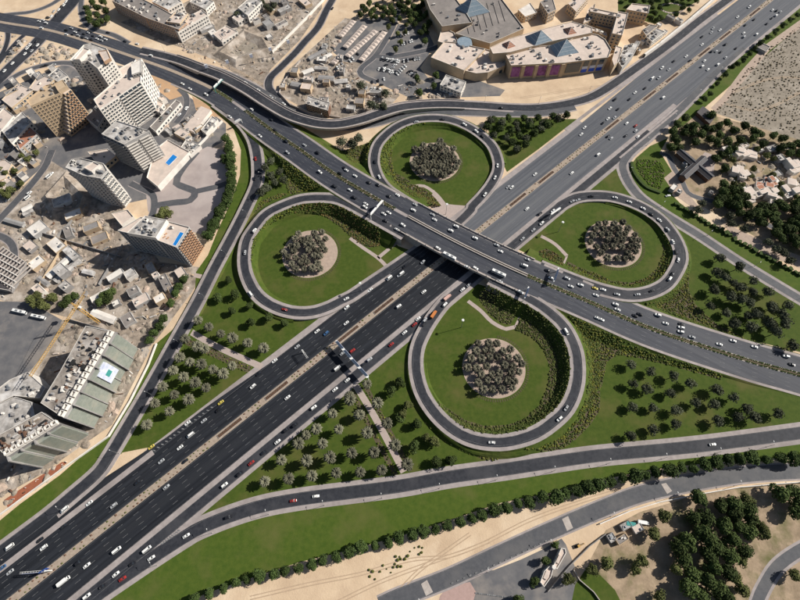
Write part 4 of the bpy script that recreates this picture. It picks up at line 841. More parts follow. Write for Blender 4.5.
cars(0, 150, 4, '110,190,wv 195,105,wv 205,95,w 118,172,w 92,118,k 75,138,k 62,155,k 50,172,k 42,182,k 30,200,s', ('the tree-lined left street', .95))
cars(170, 90, 6.667, '215,215,w 230,165,w 238,180,s 165,300,k 190,290,s 175,210,w 140,260,w 60,165,w 110,120,w 150,240,k 200,310,k', ('the shed yard', .9))
rngp = random.Random(5)
for (x0, y0, x1, y1, n_) in ((382, 58.5, 399, 61.5, 9), (404, 61, 419, 58.5, 8), (379, 69, 395, 72, 7), (397, 74, 405, 66, 5), (402, 44, 412, 41, 6), (398, 36, 408, 33, 5), (344, 60, 350, 54, 4), (350, 61, 358, 54, 4), (335, 70, 342, 64, 4), (366, 88, 380, 90, 6), (372, 82, 384, 79, 5), (408, 72, 418, 78, 5)):
    for i in range(n_):
        if rngp.random() < .88: car(x0+(x1-x0)*i/max(1, n_-1)+rngp.uniform(-.3, .3), y0+(y1-y0)*i/max(1, n_-1), rngp.choice('wwwkkss')+rngp.choice('ccu'), ('the mall car park', math.atan2(y1-y0, x0-x1)+1.4))
cars(600, 150, 4, '272,183,w', ('the verge by the hedged triangle', .2))
cars(0, 300, 4, '80,47,wB 155,68,wB', ('the coach park at the left', -.25))
cars(600, 450, 4, '172,290,wT', ('the sandy yard below the lower road', -.2))
by = {}
BR = PX((A[(i0+i1)//2]))
for c in CARS:
    ph = c[3]
    if 'highway' in ph: ph += ' below the bridge' if c[5] < 430 else ' above the bridge'
    by.setdefault((c[1], c[2][1], ph), []).append(c)
for (cn, vn, ph), L in by.items():
    L.sort(key=lambda c: (c[5]-BR[0])**2+(c[6]-BR[1])**2)
    for i, c in enumerate(L):
        lab = f'{cn} {vn} on {ph}' if not ph.startswith(('the mall', 'the shed', 'the coach', 'the sandy')) else f'{cn} {vn} parked in {ph}'
        if ph.startswith('the verge'): lab = f'{cn} {vn} parked on {ph}'
        if len(L) > 1: lab = lab.rstrip(',')+f', {ordinal(i)} such from the bridge'
        tag(c[0], lab.rstrip(','), c[2][2], 'vehicles on the roads' if 'parked' not in lab else 'parked vehicles')

# ------------------------------------------------------------------ buildings
def child(mbm, name, root, smooth=False):
    o = link(name, mbm.mesh(name, smooth) if isinstance(mbm, MB) else mbm, root); o.matrix_parent_inverse = Matrix.Translation(-Vector(root.location)); return o
def W(pxs, z): return ccw([tuple(G(x, y, z))[:2] for x, y in pxs])
def block(root, poly, z0, h, wall='plaster_white', roof='roof_pink', par=.9, nm='wall', cap='plaster_white'):
    poly = ccw(poly); n = len(poly); inn = inset(poly, .35); mb = MB()
    mb.add([(*p, z0) for p in poly]+[(*p, h+par) for p in poly], [(i, (i+1) % n, n+(i+1) % n, n+i) for i in range(n)], wall)
    if par > 0:
        mb.add([(*p, h+par) for p in poly]+[(*p, h+par) for p in inn], [(i, (i+1) % n, n+(i+1) % n, n+i) for i in range(n)], cap)
        mb.add([(*p, h+par) for p in inn]+[(*p, h) for p in inn], [(i, (i+1) % n, n+(i+1) % n, n+i) for i in range(n)], wall)
    w_ = child(mb, nm, root)
    mb = MB(); mb.add([(*p, h) for p in (inn if par > 0 else poly)], [tuple(range(n))], roof); child(mb, 'roof', root); return w_
WM = {}
def window_mesh(w_, h_, style, frame):
    k = (round(w_, 2), round(h_, 2), style, frame)
    if k in WM: return WM[k]
    mb = MB()
    def bx(x0, x1, y0, y1, z0, z1, m): mb.add([(x, y, z) for z in (z0, z1) for x, y in ((x0, y0), (x1, y0), (x1, y1), (x0, y1))], [(0, 1, 5, 4), (1, 2, 6, 5), (2, 3, 7, 6), (3, 0, 4, 7), (4, 5, 6, 7), (3, 2, 1, 0)], m)
    if style == 'win':
        bx(-w_/2, w_/2, -.05, .03, 0, h_, 'glass')
        for a in ((-w_/2-.15, -w_/2, -.12, h_+.12), (w_/2, w_/2+.15, -.12, h_+.12)): bx(a[0], a[1], -.05, .28, a[2], a[3], frame)
        bx(-w_/2, w_/2, -.05, .32, -.15, 0, frame); bx(-w_/2, w_/2, -.05, .28, h_, h_+.15, frame)
    elif style == 'balcony':
        bx(-w_/2, w_/2, -.05, .04, 0, h_, 'glass'); bx(-w_/2-.2, w_/2+.2, -.05, 1.7, -.25, -.02, frame)
        bx(-w_/2-.2, w_/2+.2, 1.55, 1.7, -.02, .75, frame); bx(-w_/2-.2, -w_/2-.05, -.05, 1.55, -.02, .75, frame); bx(w_/2+.05, w_/2+.2, -.05, 1.55, -.02, .75, frame)
    elif style == 'arch':
        bx(-w_/2, w_/2, -.05, .04, 0, h_, 'glass'); bx(-w_/2-.35, -w_/2, -.05, .6, -.2, h_+.3, frame); bx(w_/2, w_/2+.35, -.05, .6, -.2, h_+.3, frame); bx(-w_/2, w_/2, -.05, .6, h_, h_+.3, frame)
    elif style == 'panel':
        bx(-w_/2, w_/2, -.05, .12, 0, h_, frame)
    WM[k] = mb.mesh('window'); return WM[k]
def facade(root, a, b, z0, z1, floors, bays, style='win', frame='plaster_white', fw=.55, fh=.55, name='window', both=False, m0=.03, m1=.03):
    a = Vector((*a[:2], 0)); b = Vector((*b[:2], 0)); d = (b-a); L = d.length; d.normalize(); nrm = Vector((d.y, -d.x, 0)); mid = (a+b)/2
    if not both and nrm.dot(-mid) < 0: return
    ang = math.atan2(d.y, d.x)+math.pi; Lu = L*(1-m0-m1); bw = Lu/bays; fhh = (z1-z0)/floors; me = window_mesh(bw*fw, fhh*fh, style, frame)
    for f in range(floors):
        for k in range(bays):
            p = a+d*(L*m0+bw*(k+.5)); o = link(name, me, root, None); o.location = Vector((p.x, p.y, z0+fhh*(f+.25)))
            o.rotation_euler.z = ang+math.pi; o.scale.y = -1 if False else 1
            o.matrix_parent_inverse = Matrix.Translation(-Vector(root.location))
            o.rotation_euler.z = math.atan2(nrm.y, nrm.x)-math.pi/2
def facades(root, poly, z0, z1, fl=3.1, bay=3.4, cap=290, **kw):
    poly = ccw(poly); n = len(poly); tot = 0
    for i in range(n):
        a, b = poly[i], poly[(i+1) % n]; L = math.dist(a, b)
        if L < 3: continue
        d = Vector((b[0]-a[0], b[1]-a[1])); nr = Vector((d.y, -d.x)); mid = Vector(((a[0]+b[0])/2, (a[1]+b[1])/2))
        if nr.dot(-mid) < 0: continue
        f = max(1, int((z1-z0)/fl)); k = max(1, int(L/bay))
        if tot+f*k > cap: continue
        tot += f*k; facade(root, a, b, z0, z1, f, k, **kw)
def units(root, poly, z, n, seed, m=('metal_grey', 'plaster_white', 'concrete_grey'), s=(1.2, 3.2), h=(.8, 2.0)):
    rng = random.Random(seed); xs = [p[0] for p in poly]; ys = [p[1] for p in poly]; t = 0; k = 0; ip = inset(poly, 2.0); ang = math.atan2(poly[1][1]-poly[0][1], poly[1][0]-poly[0][0])
    while k < n and t < 600:
        t += 1; p = (rng.uniform(min(xs), max(xs)), rng.uniform(min(ys), max(ys)))
        if not inside(p, ip): continue
        k += 1; mb = MB(); mm = rng.choice(m)
        if rng.random() < .2: mb.bar((*p, z), (*p, z+rng.uniform(1.2, 2)), rng.uniform(.7, 1.2), mm, n=10)
        else:
            sx, sy, hh = rng.uniform(*s), rng.uniform(*s), rng.uniform(*h); mb.box(p, sx, sy, z, z+hh, mm, ang); mb.box(p, sx*.6, sy*.6, z+hh, z+hh+.15, 'tyre' if rng.random() < .5 else mm, ang)
        child(mb, 'rooftop_unit', root)
def thing(name, label, cat, poly, group=None):
    c = Vector((sum(p[0] for p in poly)/len(poly), sum(p[1] for p in poly)/len(poly), 0)); o = empty(name, c); tag(o, label, cat, group); return o
def pool(root, px, z):
    p = W(px, z); mb = MB(); mb.add([(*q, z+.12) for q in inset(p, .4)], [tuple(range(len(p)))], 'pool_water'); o = child(mb, 'pool', root)
    inn = inset(p, .4); n = len(p); mb = MB(); mb.add([(*q, z+.2) for q in p]+[(*q, z+.2) for q in inn]+[(*q, z) for q in p]+[(*q, z+.02) for q in inn], [(i, (i+1) % n, n+(i+1) % n, n+i) for i in range(n)]+[(2*n+i, 2*n+(i+1) % n, (i+1) % n, i) for i in range(n)]+[(n+i, n+(i+1) % n, 3*n+(i+1) % n, 3*n+i) for i in range(n)], 'plaster_white'); link('pool_edge', mb.mesh('pool_edge'), o)

# -- tan stepped tower
h = 38
lw = W([(31, 107), (61, 93.5), (56, 84), (46, 86), (27, 101)], h); t1 = thing('stepped_tower', 'tan stepped apartment tower with rows of square windows and terraces', 'tower', lw)
block(t1, lw, 0, h, 'plaster_tan', 'plaster_tan', 1.0, cap='plaster_tan')
facade(t1, *(tuple(G(*q, h))[:2] for q in ((31, 107), (61, 93.5))), 3, h, 11, 8, 'win', 'plaster_tan', .42, .48)
facade(t1, *(tuple(G(*q, h))[:2] for q in ((27, 101), (31, 107))), 3, h, 9, 3, 'win', 'plaster_tan', .42, .48)
p2 = G(70.5, 88.5, h); p1 = G(64, 93.5, h); e = (p1-p2); e.z = 0; L0 = e.length; e.normalize(); bk = Vector((e.y, -e.x, 0))
if bk.dot(Vector((p2.x, p2.y, 0))) < 0: bk = -bk
L1 = (G(66, 141, 4)-G(90, 124, 4)).length; NF = 11; fh = (h-2)/NF
for k in range(NF):
    z0 = 1+k*fh; Lk = L1+(L0-L1)*(k/(NF-1)); c0 = Vector((p2.x, p2.y, 0)); c1 = c0+e*Lk
    pol = ccw([tuple(q)[:2] for q in (c0, c1, c1+bk*13, c0+bk*13)]); mb = MB(); mb.prism(pol, z0 if k else 0, z0+fh, 'plaster_tan', 'roof_pink'); child(mb, 'floor_tier', t1)
    q = [tuple(v)[:2] for v in (c0, c1)]; s_ = ccw([q[0], q[1], tuple(c1+bk*13)[:2]])
    if s_[0] != q[0] or s_[1] != q[1]: q = q[::-1]
    facade(t1, q[0], q[1], z0, z0+fh, 1, max(2, int(Lk/3.4)), 'balcony', 'plaster_tan2', .6, .62, name='balcony', both=True)
block(t1, W([(58, 91), (67, 86), (63, 80), (54, 84)], h+3), h-2, h+3, 'plaster_tan', 'plaster_tan', .5, 'stair_tower', 'plaster_tan'); units(t1, lw, h, 7, 1, ('plaster_tan', 'concrete_grey'))
# -- white tower behind, with dark recess
h = 42
p_ = W([(70, 61), (84, 45.5), (92, 43.5), (107, 49), (111, 58), (98, 69), (88, 61), (80, 63)], h); b = thing('white_tower', 'white tower with a cluttered roof and a deep dark recess in its front', 'tower', p_)
block(b, p_, 0, h, 'plaster_white', 'roof_dirty'); facades(b, p_, 3, h, 3.2, 3.6, fw=.5, fh=.5)
mb = MB(); q = W([(98, 51), (107, 50), (110.5, 58), (104, 62)], h+3); block(b, q, h, h+2.5, 'plaster_tan2', 'roof_pink', .6, 'penthouse', 'plaster_tan2'); block(b, W([(74, 60), (84, 48), (90, 50), (80, 60)], h+3), h, h+3, nm='penthouse'); units(b, p_, h, 9, 2)
# -- big white tower
h = 38
p_ = W([(100, 110), (141, 82), (142, 59), (136, 60), (124, 76), (108, 88), (94, 100)], h); b = thing('white_slab_tower', 'broad white slab tower with a dense grid of dark windows facing right', 'tower', p_)
block(b, p_, 0, h, 'plaster_white', 'roof_pink')
A1, B1 = (tuple(G(*q, h))[:2] for q in ((100, 110), (141, 82)))
facade(b, A1, tuple(np.array(A1)+.42*(np.array(B1)-np.array(A1))), 2, h, 11, 6, 'win', 'plaster_white', .6, .6, m1=.0)
facade(b, tuple(np.array(A1)+.45*(np.array(B1)-np.array(A1))), B1, 2, h, 11, 5, 'balcony', 'plaster_white', .86, .75, name='balcony', m0=0)
facade(b, B1, tuple(G(142, 59, h))[:2], 2, h, 9, 5, 'win', 'plaster_grey', .45, .5)
q = W([(131, 64), (141, 59.5), (141, 72), (132, 75)], h+4); block(b, q, h, h+4, 'plaster_grey', 'plaster_white', .5, 'plant_room'); facades(b, q, h+.4, h+4, 3.2, 2.6, fw=.7, fh=.6)
units(b, p_, h, 10, 3)
q = W([(113, 84), (134, 72), (133, 62), (118, 70)], 17); block(b, q, 0, 17, nm='podium'); 
# -- striped tower with podium pool
h = 37
p_ = W([(102, 134.5), (117, 121), (133, 126), (150, 131.5), (124.5, 145)], h); b = thing('striped_tower', 'tower with bold white balcony stripes standing on a podium with a pool', 'tower', p_)
block(b, p_, 0, h, 'plaster_grey', 'roof_dirty'); A1, M1, B1 = (tuple(G(*q, h))[:2] for q in ((124.5, 145), (137, 138), (150, 131.5)))
facade(b, A1, M1, 4, h, 11, 1, 'balcony', 'plaster_white', .92, .82, name='balcony', m0=.04, m1=.05); facade(b, M1, B1, 4, h, 11, 1, 'balcony', 'plaster_white', .92, .82, name='balcony', m0=.06, m1=.04)
facade(b, tuple(G(102, 134.5, h))[:2], A1, 4, h, 11, 6, 'balcony', 'plaster_grey', .7, .5, name='balcony'); units(b, p_, h, 12, 4, s=(1.5, 4.5))
q = W([(147, 178), (158, 187), (190, 152), (182, 148), (168, 140), (155, 150)], 6); pd = child(MB(), 'podium', b); block(b, q, 0, 6, 'plaster_white', 'roof_pink', .9, 'podium_wall'); pool(b, [(165, 163), (169, 166), (178, 157), (173, 154)], 6); bpy.data.objects.remove(pd)
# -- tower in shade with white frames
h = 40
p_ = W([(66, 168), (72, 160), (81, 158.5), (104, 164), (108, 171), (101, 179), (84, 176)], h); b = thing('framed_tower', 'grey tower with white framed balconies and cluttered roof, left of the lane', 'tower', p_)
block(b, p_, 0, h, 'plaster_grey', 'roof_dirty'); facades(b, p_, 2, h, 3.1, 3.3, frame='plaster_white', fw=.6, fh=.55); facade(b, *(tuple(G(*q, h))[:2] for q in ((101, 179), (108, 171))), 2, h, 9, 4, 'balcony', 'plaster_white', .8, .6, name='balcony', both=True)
units(b, p_, h, 14, 5, s=(1.5, 4)); block(b, W([(84, 168), (94, 162), (100, 165), (92, 172)], h+3), h, h+3, nm='penthouse')
q = W([(112, 214), (128, 210), (134, 217), (122, 226)], 6); block(b, q, 0, 6, nm='podium')
# -- tower with roof pool
h = 30
p_ = W([(118, 231), (141, 217.5), (166, 221), (190, 227.5), (177, 248), (156, 240)], h); b = thing('pool_roof_tower', 'tower with a blue swimming pool on its roof and orange balconies at one end', 'tower', p_)
block(b, p_, 0, h, 'plaster_grey', 'roof_pink'); A1, B1, C1, D1 = (tuple(G(*q, h))[:2] for q in ((118, 231), (156, 240), (177, 248), (190, 227.5)))
facade(b, A1, B1, 2, h, 9, 9, 'win', 'plaster_grey', .6, .6); facade(b, B1, C1, 2, h, 9, 5, 'win', 'plaster_grey', .6, .6)
facade(b, C1, D1, 1, h, 9, 6, 'balcony', 'plaster_orange', .6, .62, name='balcony')
pool(b, [(172, 245), (176, 246.5), (184.5, 233), (180, 231.5)], h); q = W([(127, 233), (145, 216), (167, 220), (156, 238)], h+4); block(b, q, h, h+4, 'plaster_white', 'roof_dirty', .5, 'penthouse'); units(b, q, h+4, 11, 6, s=(1.5, 4))
for q in ((163, 231), (166, 234), (164.5, 237), (168, 238)):
    c = G(*q, h); mb = MB(); mb.box(c, 2.2, .9, h, h+.5, 'plaster_orange', .8); child(mb, 'sun_lounger', b)
units(b, W([(168, 224), (178, 226), (172, 232), (166, 230)], h), h, 2, 8)
# -- low shed roofs in front of the tan tower and small town blocks
def simple(px, h, wall, roof, name, label, cat, n=4, seed=0, win=True, par=.6, bay=4, group=None, fl=3.2):
    q = W(px, h); o = thing(name, label, cat, q, group); block(o, q, 0, h, wall, roof, par)
    if win: facades(o, q, .6, h, min(fl, h), bay, fw=.5, fh=.5, cap=160)
    if n: units(o, q, h, n, seed or int(px[0][0]+px[0][1])); return o
simple([(16, 140), (30, 127), (38, 134), (20, 150)], 7, 'plaster_grey', 'roof_tile', 'low_block', 'low block with a dull red roof below the tan tower', 'building')
simple([(2, 131), (22, 112), (32, 122), (12, 144)], 9, 'plaster_white', 'roof_dirty', 'low_block', 'low pale-roofed block left of the tan tower', 'building', 6)
simple([(-14, 128), (4, 108), (14, 116), (-4, 138)], 8, 'plaster_white', 'roof_pink', 'low_block', 'low block at the left edge beside the pale roofs', 'building', 5)
simple([(2, 100), (18, 84), (34, 90), (12, 108)], 6, 'plaster_tan', 'roof_pink', 'low_block', 'flat sand-coloured hall between tan tower and curved lane', 'building', 5)
simple([(28, 90), (40, 74), (54, 80), (42, 92)], 6, 'plaster_tan', 'roof_pink', 'low_block', 'small sand-coloured block behind the tan tower', 'building', 4)
simple([(48, 76), (58, 68), (68, 76), (58, 82)], 5, 'plaster_white', 'roof_dirty', 'low_block', 'small cluttered roof between the tan and the white tower', 'building', 6)
simple([(86, 118), (98, 128), (106, 114), (96, 106)], 10, 'plaster_grey', 'roof_grey', 'low_block', 'shaded grey block between the tan and the striped tower', 'building', 5)
simple([(-6, 168), (-6, 162), (6, 160), (12, 164), (6, 178), (-6, 184)], 5, 'plaster_tan', 'roof_pink', 'villa', 'sand-roofed villa in the garden at the left edge', 'villa', 3)
simple([(88, 152), (108, 149), (116, 156), (104, 166), (94, 160)], 6, 'plaster_tan', 'roof_pink', 'low_block', 'small sandy roof between the framed and the striped tower', 'building', 2)
simple([(183, 128), (201, 106), (211, 110), (194, 132)], 4, 'plaster_white', 'roof_pink', 'shed', 'long pinkish shed roof beside the striped tower car yard', 'shed', 0, win=False, par=0)
simple([(174, 133), (181, 128), (190, 133), (183, 138)], 4, 'plaster_tan', 'roof_pink', 'shed', 'small tan shed next to the long pinkish shed', 'shed', 1, win=False, par=.3)
simple([(201, 130), (212, 116), (218, 120), (206, 134)], 4, 'plaster_white', 'roof_dirty', 'shed', 'short white-roofed shed by the grass strip', 'shed', 5, win=False)
simple([(176, 155), (186, 140), (201, 146), (190, 156)], 3.5, 'plaster_white', 'roof_dirty', 'low_block', 'white cluttered single-storey roof behind the podium pool', 'building', 12, win=False)
simple([(150, 127), (176, 100), (181, 103), (156, 132)], 5, 'plaster_white', 'roof_grey', 'low_block', 'narrow grey-roofed podium wing right of the broad white tower', 'building', 6)
simple([(150, 108), (157, 100), (164, 104), (158, 112)], 5, 'plaster_white', 'roof_pink', 'low_block', 'small bright roof right of the broad white tower', 'building', 3)
# -- unfinished buildings at the lower left
def unfinished(px_roof, front, h, label, seed, fr_n, bays):
    q = W(px_roof, h); o = thing('unfinished_building', label, 'building', q); block(o, q, 0, h, 'concrete_grey', 'roof_works', .5, cap='plaster_white')
    a, c = G(*front[0], h), G(*front[1], h); d = (c-a); L = d.length; d.normalize(); nr = Vector((d.y, -d.x, 0))
    if nr.dot(-a) < 0: nr = -nr
    ang = math.atan2(d.y, d.x)
    for k in range(bays):                       # glass curtain bays, stepped in depth
        dep = 1.2+1.5*(k % 2); c0 = a+d*L*(k/bays+.01); c1 = a+d*L*((k+1)/bays-.012)
        for f in range(6):
            z0 = .5+f*(h-3)/6; z1 = z0+(h-3)/6-.12; mb = MB(); mb.prism(ccw([tuple(v)[:2] for v in (c0, c1, c1+nr*dep, c0+nr*dep)]), z0, z1, 'green_glass'); child(mb, 'curtain_panel', o)
        mb = MB(); mb.prism(ccw([tuple(v)[:2] for v in (c1, c1+d*.8, c1+d*.8+nr*(dep+.8), c1+nr*(dep+.8))]), 0, h, 'concrete_grey'); child(mb, 'fin_wall', o)
    for k in range(fr_n):                       # white roof frames along the front
        c0 = a+d*L*((k+.5)/fr_n)-nr*1.8; mb = MB(); w_ = L/fr_n*.82
        mb.box(c0+nr*1.4, w_, .6, h, h+3, 'plaster_white', ang); mb.box(c0-nr*1.2, w_, .5, h, h+3, 'plaster_white', ang); mb.box(c0-d*w_*.45, .5, 2.6, h, h+3, 'plaster_white', ang); mb.box(c0+d*w_*.45, .5, 2.6, h, h+3, 'plaster_white', ang)
        child(mb, 'roof_frame', o)
    rng = random.Random(seed); ip = inset(q, 3); xs = [p[0] for p in q]; ys = [p[1] for p in q]; n = 0
    while n < 60:
        p = (rng.uniform(min(xs), max(xs)), rng.uniform(min(ys), max(ys)))
        if not inside(p, ip): continue
        n += 1; mb = MB(); mb.box(p, rng.uniform(.8, 4.5), rng.uniform(.6, 2.2), h, h+rng.uniform(.4, 2.4), rng.choice(['concrete_grey', 'roof_dirty', 'brown_wood', 'plaster_white', 'site_dirt', 'tyre']), ang+rng.choice([0, 1.57, rng.uniform(0, 3)])); child(mb, 'building_material', o)
    return o
u1 = unfinished([(115, 332), (64, 418), (41, 403), (60, 372), (86, 326)], ((115, 332), (64, 418)), 33, 'unfinished building with a pale green glass front and white roof frames, upper one', 1, 14, 7)
c = G(122, 374, 15); 
u2 = unfinished([(60, 424), (7, 457), (-10, 440), (42, 412)], ((60, 424), (7, 457)), 33, 'unfinished building with a pale green glass front beside the red ground', 2, 8, 4)
simple([(-20, 412), (16, 397), (32, 402), (38, 426), (6, 448), (-20, 460)], 20, 'concrete_grey', 'roof_dirty', 'concrete_block', 'bare concrete block with a stained white roof at the left edge', 'building', 14, win=False)
simple([(-10, 395), (10, 380), (28, 372), (46, 388), (40, 398), (14, 396), (-10, 408)], 16, 'plaster_white', 'roof_dirty', 'concrete_block', 'low white concrete block with broken outline above the stained roof', 'building', 12, win=False)
# sloping glazed box on the green front
a = G(115, 332, 33); c = G(64, 418, 33); d = (c-a).normalized(); nr = Vector((d.y, -d.x, 0)); nr = nr if nr.dot(-a) > 0 else -nr; m0 = a+d*(c-a).length*.42
mb = MB(); mb.box(m0+nr*2.4, 11, 2.6, 12, 29, 'banner_white', math.atan2(d.y, d.x)); child(mb, 'site_banner', u1); mb = MB(); mb.box(m0+nr*3.75, 4.5, .2, 18, 23, 'teal_paint', math.atan2(d.y, d.x)); child(mb, 'site_banner_print', u1)
# white boundary walls
def wall(px, h, wdt, m, label, name='boundary_wall', cat='wall', group=None):
    S = [G(*p, h) for p in px]
    for p in S: p.z = 0
    mb = MB(); ribbon(mb, S, -wdt/2, wdt/2, h, m, [0]*len(S), m)
    mb.add([S[0]+Vector((0, 0, 0)), S[0]+Vector((.01, 0, h))], [], m); o = mb.build(name); tag(o, label, cat, group); return o
wall([(156, 343), (148, 364), (130, 400), (108, 436), (94, 446), (60, 470), (0, 514), (-30, 534)], 1.8, .8, 'plaster_white', 'long white boundary wall along the left grass strip')
wall([(158, 187), (166, 179), (190, 153), (203, 140), (222, 120)], 2.5, .8, 'plaster_white', 'white wall behind the podium pool')
wall([(645, 54), (660, 43), (690, 19), (712, 0), (740, -22)], 4, 2.2, 'plaster_white', 'long white wall beside the highway behind the hotel')
wall([(272, 51), (287, 36), (307, 16), (322, 0), (332, -12)], 3, .9, 'plaster_white', 'white site hoarding beside the top building site')
wall([(600, 524), (630, 511), (660, 502), (700, 494), (740, 487), (800, 482), (860, 480)], 1.6, .6, 'plaster_white', 'white garden wall below the lower road')
wall([(548, 592), (570, 566), (590, 546), (606, 534)], 1.6, .5, 'concrete_grey', 'thin wall beside the gatehouse yard')
wall([(574, 570), (580, 580), (594, 592), (604, 606)], 1.6, .5, 'concrete', 'curved wall below the gatehouse yard')
wall([(300, 60), (284, 80), (279, 92), (290, 104), (310, 112), (340, 117)], 2.0, .6, 'concrete', 'curved concrete wall beside the road past the building site')
# -- gatehouse
q = W([(540, 582), (544, 571), (549, 566), (553, 569), (551, 577), (544, 587)], 4.5); g_ = thing('gatehouse', 'white two-part gatehouse with rounded ends between the yards', 'gatehouse', q)
block(g_, q, 0, 4.5, 'plaster_white', 'roof_pink', .8); q2 = W([(553, 566), (561, 548), (565, 548.5), (566, 553), (557, 569)], 4.5); block(g_, q2, 0, 4.5, 'plaster_white', 'roof_pink', .8); facades(g_, q, .8, 4, 3.2, 3); facades(g_, q2, .8, 4, 3.2, 3)
for t in ((546.5, 575), (558.5, 559)):
    c = G(*t, 5.2); mb = MB(); mb.box(c, 5, 2.2, 4.5, 5.3, 'roof_pink', 1.0); child(mb, 'roof_step', g_)
mb = MB(); c = G(553.5, 567, 5); mb.bar((c.x, c.y, 0), (c.x, c.y, 6.5), 1.3, 'plaster_white', n=10); child(mb, 'turret', g_)

# -- shopping mall
H1, H2, H3 = 11, 16, 19
base = W([(444, 45), (506, 56), (608, 56), (590, 10), (440, 0)], 10); ml = thing('shopping_mall', 'huge shopping mall with pale flat roofs, glass pyramids and tall purple and blue banners', 'mall', base)
def mblock(px, h, wall='plaster_tan', roof='roof_pink', n=6, seed=1, par=1.0, z0=0, s=(1.2, 3.5)):
    q = W(px, h); block(ml, q, z0, h, wall, roof, par, 'block', 'plaster_white'); units(ml, q, h, n, seed, s=s); return q
mblock([(431, 58), (444.5, 42), (456, 43), (485, 49.5), (464, 71)], H1, n=16, seed=1)
mblock([(464, 71), (485, 49.5), (505, 55.5), (505, 66), (488, 73), (476, 74)], H1-2, n=18, seed=2)
fq = mblock([(506, 56), (511, 66), (565, 63.4), (608, 58), (611, 50), (605, 40), (598, 35.5), (590, 34), (580, 36), (560, 45), (528, 48)], H2, n=40, seed=3)
mblock([(490, 48), (493, 54), (510, 52.5), (545, 43), (592, 33), (592, 28), (572, 22), (546, 28.5), (509, 39)], H3, n=4, seed=4, par=.6)
mblock([(455, 34), (490, 44), (524, 29), (499, -4), (470, -8), (462, 8), (472, 25)], 12, roof='roof_grey', n=10, seed=5)
mblock([(442, 27), (472, 23), (466, 13), (452, -6), (424, -6), (430, 10)], 15, 'plaster_tan', 'roof_grey', 5, 6)
mblock([(438, 42), (442, 28), (454, 33), (458, 42), (448, 45)], 9, 'plaster_tan', 'roof_pink', 3, 7)
# roof ribs of the big grey roof
for k in range(7):
    a = G(470+6*k, 37-2.2*k, 12.3); b_ = G(452+6*k+10, 5-1.2*k, 12.3); d = (b_-a); mb = MB(); m_ = (a+b_)/2; mb.box(m_, d.length*.8, .5, 12, 12.5, 'roof_grey', math.atan2(d.y, d.x)); child(mb, 'roof_rib', ml)
def pyramid(base_px, h0, hh, m='pyramid_glass', nm='pyramid_skylight'):
    q = W(base_px, h0); cx = sum(p[0] for p in q)/len(q); cy = sum(p[1] for p in q)/len(q); mb = MB(); n = len(q)
    mb.add([(*p, h0) for p in q]+[(cx, cy, h0+hh)], [(i, (i+1) % n, n) for i in range(n)], m)
    o = child(mb, nm, ml)
    mb = MB()
    for p in q: mb.bar((*p, h0), (cx, cy, h0+hh), .18, 'metal_white', n=4)
    for i in range(n):
        a = Vector((*q[i], h0)); b_ = Vector((*q[(i+1) % n], h0)); ap = Vector((cx, cy, h0+hh))
        for t in (.25, .5, .75): mb.bar(a.lerp(ap, t), b_.lerp(ap, t), .1, 'metal_white', n=4)
    link('glazing_bars', mb.mesh('glazing_bars'), o)
pyramid([(452, 11), (466, 18), (490, 12), (476, 2)], 12.3, 16)
pyramid([(525, 36.5), (535, 46), (553, 41), (543, 33)], H3, 10)
pyramid([(549, 46), (557, 57), (579, 52.5), (569, 43)], H2+.2, 12)
pyramid([(502, 44), (507, 49), (516, 46), (510, 42)], H3, 5, 'roof_tile'); pyramid([(563, 29), (568, 35), (577, 33), (572, 28)], H3, 5, 'roof_tile')
mb = MB(); c = G(464.5, 41, 13); mb.bar((c.x, c.y, 9), (c.x, c.y, 12.5), 9, 'pyramid_glass', 8, 16); child(mb, 'round_rooflight', ml)
# banners and glazing on the front
a, b_ = G(511, 66, H2), G(565, 63.4, H2); c_ = G(608, 58, H2)
def panel(p, q, u0, u1, z0, z1, m, nm, out=.5):
    d = q-p; d.z = 0; L = d.length; d.normalize(); nr = Vector((d.y, -d.x, 0)); nr = nr if nr.dot(-p) > 0 else -nr
    c0 = Vector((p.x, p.y, 0))+d*L*u0; c1 = Vector((p.x, p.y, 0))+d*L*u1; mb = MB(); mb.prism(ccw([tuple(v)[:2] for v in (c0, c1, c1+nr*out, c0+nr*out)]), z0, z1, m, None, True); return child(mb, nm, ml)
for k in range(4): panel(a, b_, .03+k*.245, .19+k*.245, 3, 14.5, 'banner_purple', 'banner')
for k in range(5): panel(a, b_, .205-.24+k*.245, .245-.24+k*.245+.02, 0, 15.6, 'plaster_tan', 'pilaster', 1.1) if k else None
panel(b_, c_, .06, .40, 4, 14.5, 'glass', 'dark_glazing')
for k in range(3):
    panel(b_, c_, .46+k*.18, .57+k*.18, 9.5, 15, 'glass', 'upper_glazing'); panel(b_, c_, .45+k*.18, .58+k*.18, 6.2, 9.5, 'banner_white', 'banner'); panel(b_, c_, .45+k*.18, .58+k*.18, 2.2, 6.1, 'banner_blue', 'banner')
pa, pb = G(476, 74, 9), G(505, 66.5, 9)
for k in range(4): panel(pa, pb, .12+k*.22, .26+k*.22, 2, 6, 'glass', 'entrance_glazing', .4)
